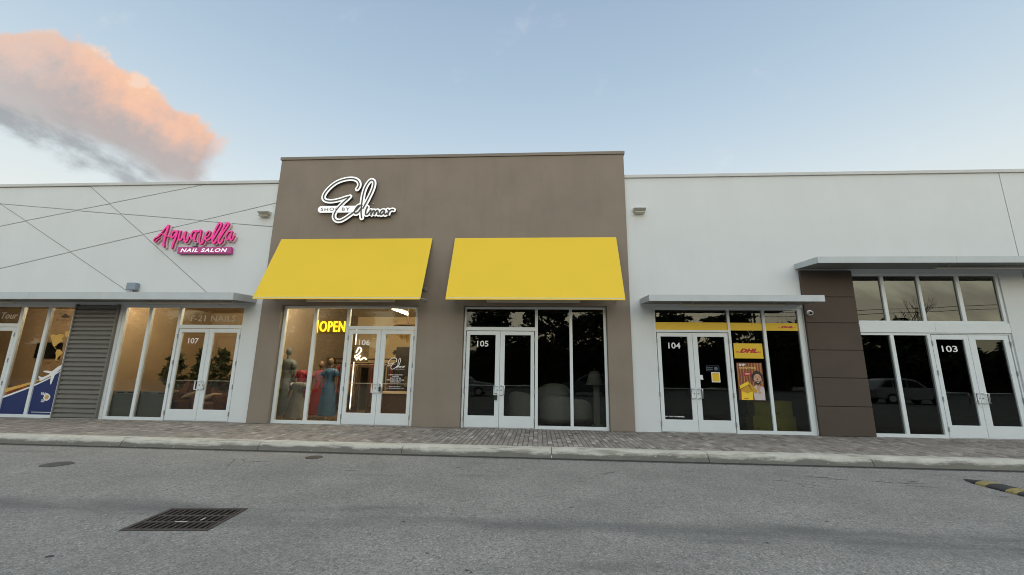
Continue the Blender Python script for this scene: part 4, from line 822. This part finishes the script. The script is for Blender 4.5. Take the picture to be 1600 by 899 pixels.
# ------------------------------------------------------------------ the nail salon (107) and the travel shop
lamp_tube([(-12.6, .7, 3.52), (-10.8, .7, 3.52)], (1, .88, .68), 66, 'warm tube lamp on the salon ceiling at the left'); lamp_tube([(-10.3, .7, 3.52), (-8.5, .7, 3.52)], (1, .88, .68), 66, 'warm tube lamp on the salon ceiling behind the doors')
lamp_tube([(-18.5, .7, 3.52), (-14.0, .7, 3.52)], (1, .86, .64), 56, 'warm tube lamp on the travel shop ceiling')
b = MB()
for xa, xb in ((-12.6, -11.6), (-11.3, -10.3), (-10.0, -9.0)): b.wall(xa, xb, .95, 2.7, 4.175, 4.198, [(xa+.03, xb-.03, .98, 2.67)])
b.build('interior_moulding', tan2, left)
gp = mat('grey reception panel', (.15, .18, .205), .55, .05, 3); gtop = mat('panel trim', (.24, .27, .29), .5)
for xa, xb, lab in ((-12.15, -11.47, 'dark grey low panel behind the left pane of the nail salon'), (-11.34, -10.54, 'dark grey low panel behind the pane next to the doors numbered 107')):
    t = thing('low_panel', lab, 'panel', ((xa+xb)/2, .12, 0), 'low grey panels behind the salon glass'); MB().box(xa-.1, xb+.1, .10, .14, 0, .70).build('panel', gp, t); MB().box(xa-.1, xb+.1, .095, .16, .702, .775).build('trim', gtop, t); MB().box(xa+.05, xa+.28, .09, .094, .72, .745).box(xb-.30, xb-.08, .09, .094, .72, .745).build('slot', M['black'], t)
def indoor_tree(x, y, h, lab):
    t = thing('potted_tree', lab, 'plant', (x, y, 0), 'dark potted trees in the salon'); MB().lathe([(.16, 0), (.21, .40), (.19, .40), (.17, .34)], x, y, 18).build('pot', M['black'], t)
    b = MB(); b.tube([(x, y, .34), (x+.03, y, 1.0), (x, y, h-.3)], [.03, .024, .01], 7)
    for i in range(16):
        z = .75 + (h-1.0)*i/16; a = i*2.4; r_ = .36*(1-i/20); b.tube([(x, y, z), (x + r_*math.cos(a), y + r_*math.sin(a), z+.22)], [.010, .004], 5)
    b.build('trunk', M['wood'], t); b = MB()
    for i in range(16):
        z = .75 + (h-1.0)*i/16; a = i*2.4; r_ = .36*(1-i/20)
        for q in (.5, .8, 1.05): leafclump(b, (x + r_*q*math.cos(a), y + r_*q*math.sin(a), z+.22*q), .12, 13, .085, rg)
    leafclump(b, (x, y, h-.15), .14, 30, .08, rg); b.build('leaves', leafm, t)
indoor_tree(-11.75, 1.5, 2.05, 'dark potted tree behind the pane left of the doors numbered 107'); indoor_tree(-10.95, 1.7, 2.15, 'dark potted tree behind the left door numbered 107'); indoor_tree(-10.15, 1.5, 2.10, 'dark potted tree behind the right door numbered 107')
ch = mat('brown upholstery', (.13, .055, .028), .55, .2, 5); cushion = mat('cream cushion', (.50, .40, .28), .8)
def salon_chair(x, y, lab):
    t = thing('salon_chair', lab, 'chair', (x, y, 0), 'brown chairs inside the salon')
    MB().box(x-.36, x+.36, y-.36, y+.34, .12, .46).build('seat', ch, t, .05); MB().prism([(y+.22, .46), (y+.38, .46), (y+.52, 1.02), (y+.40, 1.04)], 'x', x-.33, x+.33).build('backrest', ch, t, .03)
    for s in (-1, 1): MB().box(x+s*.36-.07, x+s*.36+.07, y-.34, y+.34, .40, .64).build('armrest', ch, t, .04)
    MB().box(x-.2, x+.2, y-.2, y+.2, 0, .12).build('foot', M['black'], t); MB().prism([(x-.26, .47), (x+.1, .55), (x+.28, .66), (x+.24, .72), (x-.1, .62)], 'y', y-.3, y+.1).build('cushion', cushion, t, .03)
salon_chair(-11.35, 2.0, 'brown salon chair behind the left door numbered 107'); salon_chair(-10.05, 1.15, 'brown salon chair with a cream cushion behind the right door numbered 107'); salon_chair(-12.4, 2.2, 'brown salon chair behind the low grey panel')
t = thing('counter', 'long brown salon counter with a cream top behind the doors numbered 107', 'counter', (-10.5, 3.0, 0)); MB().box(-12.8, -9.2, 3.3, 3.8, 0, .98).build('cabinet', ch, t); MB().box(-12.85, -9.15, 3.25, 3.85, .982, 1.03).build('counter_top', cushion, t)
t = thing('wall_screen', 'black screen on the back wall of the travel shop', 'screen', (-18.45, 3.1, 1.8)); MB().box(-18.85, -17.85, 3.13, 3.195, 1.75, 2.33).build('screen', mat('screen glass', (.008, .008, .009), .15), t, .006); MB().box(-18.6, -18.1, 3.196, 3.199, 1.8, 2.2).build('mount', M['black'], t)
t = thing('tub_chair', 'orange tub chair in the travel shop', 'chair', (-16.9, 1.2, 0)); org = mat('orange cloth', (.42, .13, .02), .8)
MB().lathe([(.10, .28), (.27, .32), (.28, .44), (.05, .46)], -16.9, 1.2, 20).build('seat', org, t, shade=True)
b = MB()
for i in range(12):
    a0, a1 = math.pi*i/12, math.pi*(i+1)/12; b.box(-16.9+.30*math.cos((a0+a1)/2)-.05, -16.9+.30*math.cos((a0+a1)/2)+.05, 1.2+.30*math.sin((a0+a1)/2)-.05, 1.2+.30*math.sin((a0+a1)/2)+.05, .32, .55+.32*math.sin((a0+a1)/2))
b.build('backrest', org, t, .02); MB().tube([(-16.9, 1.2, 0), (-16.9, 1.2, .28)], .035, 8).lathe([(.24, 0), (.24, .02), (.03, .04)], -16.9, 1.2, 16).build('leg', M['steel'], t)
t = thing('desk', 'brown desk at the back of the travel shop', 'desk', (-17.6, 2.2, 0)); MB().box(-18.6, -15.0, 2.2, 2.8, .72, .76).build('desk_top', M['wood'], t); MB().box(-18.5, -18.4, 2.25, 2.75, 0, .719).box(-15.2, -15.1, 2.25, 2.75, 0, .719).box(-18.39, -15.21, 2.70, 2.74, .2, .719).build('frame', M['wood'], t)

# ------------------------------------------------------------------ dim furniture behind 105, cartons behind 104
ivory = mat('ivory boucle', (.62, .60, .55), .9, .05, 8, .3, 200)
def tub(x, y, w, h, turn, lab, cat='armchair', arms=.62):
    """rounded tub chair: a curved shell whose top dips towards the arms, a seat cushion and short legs"""
    t = thing('armchair', lab, cat, (x, y, 0), 'rounded ivory armchairs in the dark shop'); b = MB(); n = 26; ro, ri = w/2, w/2-.13; O = []
    for i in range(n+1):
        a = turn + math.pi*1.3*(i/n-.5); k_ = math.cos(math.pi*(i/n-.5)); top = h*(arms + (1-arms)*k_**.7) if k_ > 0 else h*arms
        c, s = math.cos(a), math.sin(a); O.append([b.b.verts.new((x+rr*c, y+rr*s, z)) for rr, z in ((ro-.05, .08), (ro, .25), (ro, top-.09), (ro-.03, top-.025), ((ro+ri)/2, top), (ri+.03, top-.025), (ri, top-.09), (ri, .25))])
    for A, B in zip(O, O[1:]):
        for q in range(8): b._f([A[q], B[q], B[(q+1) % 8], A[(q+1) % 8]])
    b._f(O[0]); b._f(O[-1][::-1]); b.build('backrest', ivory, t, shade=True)
    MB().lathe([(ri-.06, .10), (ri-.015, .14), (ri-.01, .38), (ri-.06, .44), (.02, .455)], x, y, 26).build('seat', ivory, t, shade=True)
    for a in (.8, 2.3, 3.9, 5.5): MB().tube([(x+.3*w*math.cos(a), y+.3*w*math.sin(a), 0), (x+.3*w*math.cos(a), y+.3*w*math.sin(a), .11)], .022, 8).build('leg', M['wood'], t)
tub(.50, 1.95, 1.05, 1.16, R(-90), 'taller rounded ivory armchair behind the middle pane of 105'); tub(.52, .78, .90, .86, R(-85), 'low rounded ivory armchair close to the middle pane of 105'); tub(1.20, 1.15, .72, .74, R(-100), 'small rounded ivory armchair beside the table lamp column'); tub(-.42, 1.25, .9, .92, R(-120), 'rounded ivory armchair behind the right door numbered 105')
t = thing('floor_lamp', 'ivory floor lamp with thick square column and tapered shade behind the right pane of 105', 'lamp', (1.66, 1.0, 0))
MB().lathe([(.265, 1.135), (.13, 1.53), (.122, 1.53), (.255, 1.135)], 1.645, 1.0, 28).build('lamp_shade', mat('lamp shade linen', (.72, .70, .64), .9), t, shade=True)
MB().box(1.60, 1.77, .92, 1.09, .03, 1.13).build('column', ivory, t, .02); MB().box(1.55, 1.82, .87, 1.14, 0, .03).build('base', ivory, t, .008); MB().tube([(1.645, 1.0, 1.13), (1.645, 1.0, 1.62)], .010, 6).build('stem', M['steel'], t)
ctn = mat('yellow carton', (.58, .50, .07), .8, .05, 4); cta = mat('carton tape', (.42, .36, .06), .5)
for xa, xb, z0, z1, lab in ((5.88, 6.335, .40, .765, 'upper left yellow carton of the stack behind the 104 window'), (5.82, 6.33, 0, .395, 'lower left yellow carton of the stack behind the 104 window'), (6.37, 6.875, .40, .795, 'upper right yellow carton of the stack behind the 104 window'), (6.36, 6.935, 0, .395, 'lower right yellow carton of the stack behind the 104 window')):
    t = thing('carton', lab, 'carton', ((xa+xb)/2, .8, z0), 'yellow cartons stacked behind the window'); MB().box(xa, xb, .60, 1.0, z0+.002, z1).build('box', ctn, t, .008); MB().box(xa+.002, xb-.002, .775, .825, z1-.002, z1+.002).build('tape', cta, t)
    text('logo', 'DHL', mat('carton print', (.16, .06, .03), .6), t, xa+.06, xa+.16, z0+.06, z0+.09, .598, .002, shear=.4, bold=.03); MB().box(xb-.16, xb-.05, .597, .599, z1-.06, z1-.04).build('print', cta, t)

# ------------------------------------------------------------------ in the road
t = thing('drain_grate', 'rusty square drain grate set in the asphalt', 'drain grate', (GC.x, GC.y, -.15)); t.rotation_euler = (0, 0, GA)
iron = mat('rusty iron', (.048, .037, .032), .7, .35, 14, .4, 60, metal=.2)
b = MB()
def gb(x0, x1, y0, y1, z0, z1): b.box(GC.x+x0, GC.x+x1, GC.y+y0, GC.y+y1, -.15+z0, -.15+z1)
gb(-.425, .425, -.345, -.30, -.04, .008); gb(-.425, .425, .30, .345, -.04, .008); gb(-.425, -.38, -.299, .299, -.04, .008); gb(.38, .425, -.299, .299, -.04, .008)
b.build('frame', iron, t, .004); b = MB(); n = 12
for i in range(n): x = -.38 + .76*(i+.5)/n; gb(x-.010, x+.010, -.30, .30, -.06, .003)
for y in (-.10, .10): gb(-.38, .38, y-.018, y+.018, -.034, .0045)
b.build('bars', iron, t); b = MB(); b.b.free(); b = MB(); gb(-.41, .41, -.33, .33, -.85, -.80)
for q in ((-.43, -.41, -.35, .35), (.41, .43, -.35, .35), (-.41, .41, -.35, -.33), (-.41, .41, .33, .35)): gb(*q, -.80, -.042)
b.build('pit', mat('pit concrete', (.010, .008, .008), .95), t)
b = MB(); gb(-.06, .06, -.112, -.100, .005, .010); gb(.16, .175, -.06, .01, .004, .010); b.build('leaf_litter', mat('pale litter', (.45, .42, .36), .9), t)
for x, y, r_, lab in ((-7.865, -4.745, .205, 'round dark iron cover in the asphalt near the kerb on the far left'), (-4.12, -3.63, .15, 'small round rusty cover in the asphalt close to the kerb')):
    t = thing('access_cover', lab, 'cover', (x, y, -.15), 'round covers in the lane'); MB().lathe([(r_, -.152), (r_, -.144), (r_-.008, -.141)], x, y, 32).build('cover', iron if r_ < .2 else mat('dark iron', (.045, .045, .045), .7, .3, 12), t); MB().lathe([(.025, -.1405), (.025, -.138)], x+r_*.5, y, 10).build('lift_hole', M['black'], t)
t = thing('speed_bump', 'black and yellow striped rubber speed bump on the right', 'speed bump', (6.85, -3.9, -.15)); yb_ = mat('worn yellow rubber', (.235, .185, .068), .8, .3, 12)
y = -3.97; seq = [('cap', .30)] + [('yellow' if i % 2 == 0 else 'black', .16 if i % 2 == 0 else .26) for i in range(20)]
def arch(w, h_): return [(w*math.cos(math.pi*(1-i/10)), h_*math.sin(math.pi*i/10)**.8 if 0 < i < 10 else 0) for i in range(11)]
for kind, L in seq:
    ends = [(.3, .25), (1, 1)] if kind == 'cap' else [(1, 1), (1, 1)]; b = MB(); xc = 6.85 + (y+3.93)*-.0; rings = []
    for (kw, kh), yy in zip(ends, (y, y-L+.004)): rings.append([b.b.verts.new((xc + px*kw, yy, -.15+.002+pz*kh)) for px, pz in arch(.165, .055)])
    A, B = rings
    for i in range(10): b._f([A[i], A[i+1], B[i+1], B[i]])
    b._f(A); b._f(B[::-1]); b._f([A[0], B[0], B[10], A[10]]); b.build('end_cap' if kind == 'cap' else kind + '_section', yb_ if kind == 'yellow' else M['rubber'], t); y -= L
    if y < -7.2: break

# ------------------------------------------------------------------ behind the photographer: only its mirror image shows in the glass
bark = mat('bark', (.07, .055, .042), .9, .2, 5); crown = mat('tree leaves', (.045, .065, .025), .7, .45, .5)
rg = random.Random(21); b = MB()
for i in range(36):
    x = -112 + i*6.2 + rg.uniform(-2, 2); y = -45 + rg.uniform(-5, 4); h_ = rg.uniform(9.4, 11.2) if x < 30 else rg.uniform(7.6, 8.8)
    b.m = 1; b.tube([(x, y, -.15), (x+.2, y, 2.2), (x, y, h_*.75)], [.22, .17, .06], 7)
    for j in range(6):
        a = j*1.05 + i; b.tube([(x, y, 2.0+j*.5), (x+1.9*math.cos(a), y+1.9*math.sin(a), 4.0+j*.55)], [.08, .03], 5)
    b.m = 0
    for j in range(56):
        a = rg.uniform(0, 6.28); rr = 3.6*rg.random()**.5; z = 2.2 + (h_-2.8)*rg.random(); rr *= math.sqrt(max(.15, 1-((z-h_*.5)/(h_*.55))**2)); leafclump(b, (x+rr*math.cos(a), y+rr*math.sin(a), z), 1.2, 58, .40, rg)
for i in range(90): leafclump(b, (-110+i*2.45, -47+rg.uniform(-1, 1), rg.uniform(.3, 2.6)), 1.7, 90, .42, rg)
b.m = 0; core = None
for i in range(150):
    x = -115 + i*1.55; ring = [b.b.verts.new((x, -47 + rg.uniform(-.8, .8) + q*.2, zz + rg.uniform(-.5, .7))) for q, zz in ((0, -.3), (1, 2.0), (0, 4.0), (-2, 5.2))]
    if core:
        for q in range(3): b._f([core[q], ring[q], ring[q+1], core[q+1]])
    core = ring
tag(b.build('tree_line', [crown, bark]), 'dark row of dense trees across the parking lot, mirrored in the shop glass', 'trees', kind='stuff')
t = thing('bare_tree', 'bare branched tree mirrored in the upper glass on the right', 'tree', (47, -45, -.15)); b = MB()
def branch(p, d, L, r_, lv):
    q = p + d*L; b.tube([p, p + d*L*.5 + Vector((rg.uniform(-.1, .1), 0, rg.uniform(-.1, .1)))*L*.3, q], [r_, r_*.8, r_*.6], 6, False)
    if lv:
        for i in range(3): branch(q if i else p + d*L*.6, (d + Vector((rg.uniform(-.8, .8), rg.uniform(-.4, .4), rg.uniform(-.1, .5)))).normalized(), L*rg.uniform(.55, .8), r_*.55, lv-1)
branch(Vector((47, -45, -.15)), Vector((0, 0, 1)), 4.6, .22, 5); b.build('trunk', bark, t)
t = thing('power_line', 'two sagging power lines mirrored in the upper glass on the right', 'power line', (60, -44, 0)); b = MB()
for dz in (0, .55): b.tube([(30+i*5, -48, 9.2 + dz + (i*5/60)**1.0*3.4 + ((i-6)/6)**2*.5) for i in range(13)], .035, 5)
b.build('cable', M['black'], t); b = MB()
for x, h_ in ((30, 10.6), (90, 14.2)): b.tube([(x, -48, -.15), (x, -48, h_)], [.17, .12], 8); b.box(x-.05, x+.05, -49, -47, h_-1.0, h_-.85)
b.build('pole', bark, t)
def car(x, y, paint, lab, flip=1):
    t = thing('parked_car', lab, 'car', (x, y, -.15), 'cars parked across the lot'); z = -.15
    def PX(p): return [(x+flip*q[0], z+q[1]) for q in p]
    body = PX(smooth([(-2.25, .42), (-2.28, .62), (-2.2, .88), (-1.6, .98), (-.95, 1.04), (1.75, 1.06), (2.22, 1.0), (2.28, .66), (2.24, .40)], 3)); b = MB(); b.prism(body + PX([(1.85, .30), (-1.85, .30)]), 'y', y-.9, y+.9); b.build('body', paint, t, .07)
    cab = PX(smooth([(-1.05, 1.03), (-.45, 1.50), (.1, 1.64), (1.2, 1.64), (1.75, 1.52), (2.12, 1.04)], 3)); MB().prism(cab, 'y', y-.74, y+.74).build('cabin', paint, t, .08)
    cg = mat('car glass', (.012, .014, .016), .06)
    for s in (-1, 1):
        yy = y + s*.742
        for q in ([(-.80, 1.08), (-.36, 1.45), (.25, 1.55), (.25, 1.08)], [(.33, 1.08), (.33, 1.55), (1.1, 1.56), (1.1, 1.08)], [(1.18, 1.08), (1.18, 1.55), (1.6, 1.46), (1.9, 1.08)]): MB().prism(PX(q), 'y', min(yy, yy+s*.012), max(yy, yy+s*.012)).build('window', cg, t)
        for wx in (-1.42, 1.42):
            b = MB().tube([(x+wx*flip, y+s*.70, z+.34), (x+wx*flip, y+s*.915, z+.34)], .34, 22); w_ = b.build('wheel', M['rubber'], t); MB().tube([(x+wx*flip, y+s*.90, z+.34), (x+wx*flip, y+s*.925, z+.34)], .21, 16).build('rim', M['steel'], w_)
        MB().box(min(x-2.24*flip, x-2.0*flip), max(x-2.24*flip, x-2.0*flip), y+s*.62-.2, y+s*.62+.2, z+.72, z+.86).build('headlight', M['vinyl'], t, .03)
        MB().box(min(x+2.20*flip, x+2.26*flip), max(x+2.20*flip, x+2.26*flip), y+s*.7-.15, y+s*.7+.15, z+.75, z+.98).build('tail_lamp', M['dhlred'], t, .02)
silver = mat('silver paint', (.42, .43, .44), .25, metal=.3); whitep = mat('white paint', (.72, .72, .71), .25); greyp = mat('grey paint', (.10, .105, .11), .25)
car(-18.3, -19.2, whitep, 'white car mirrored in the left window of the lit shop'); car(-5.6, -19.4, silver, 'silver car mirrored in the left door numbered 105', -1); car(24.6, -19.0, silver, 'silver car mirrored in the lower windows on the right', -1); car(4.0, -22.5, greyp, 'dark grey car mirrored faintly in the doors numbered 104')
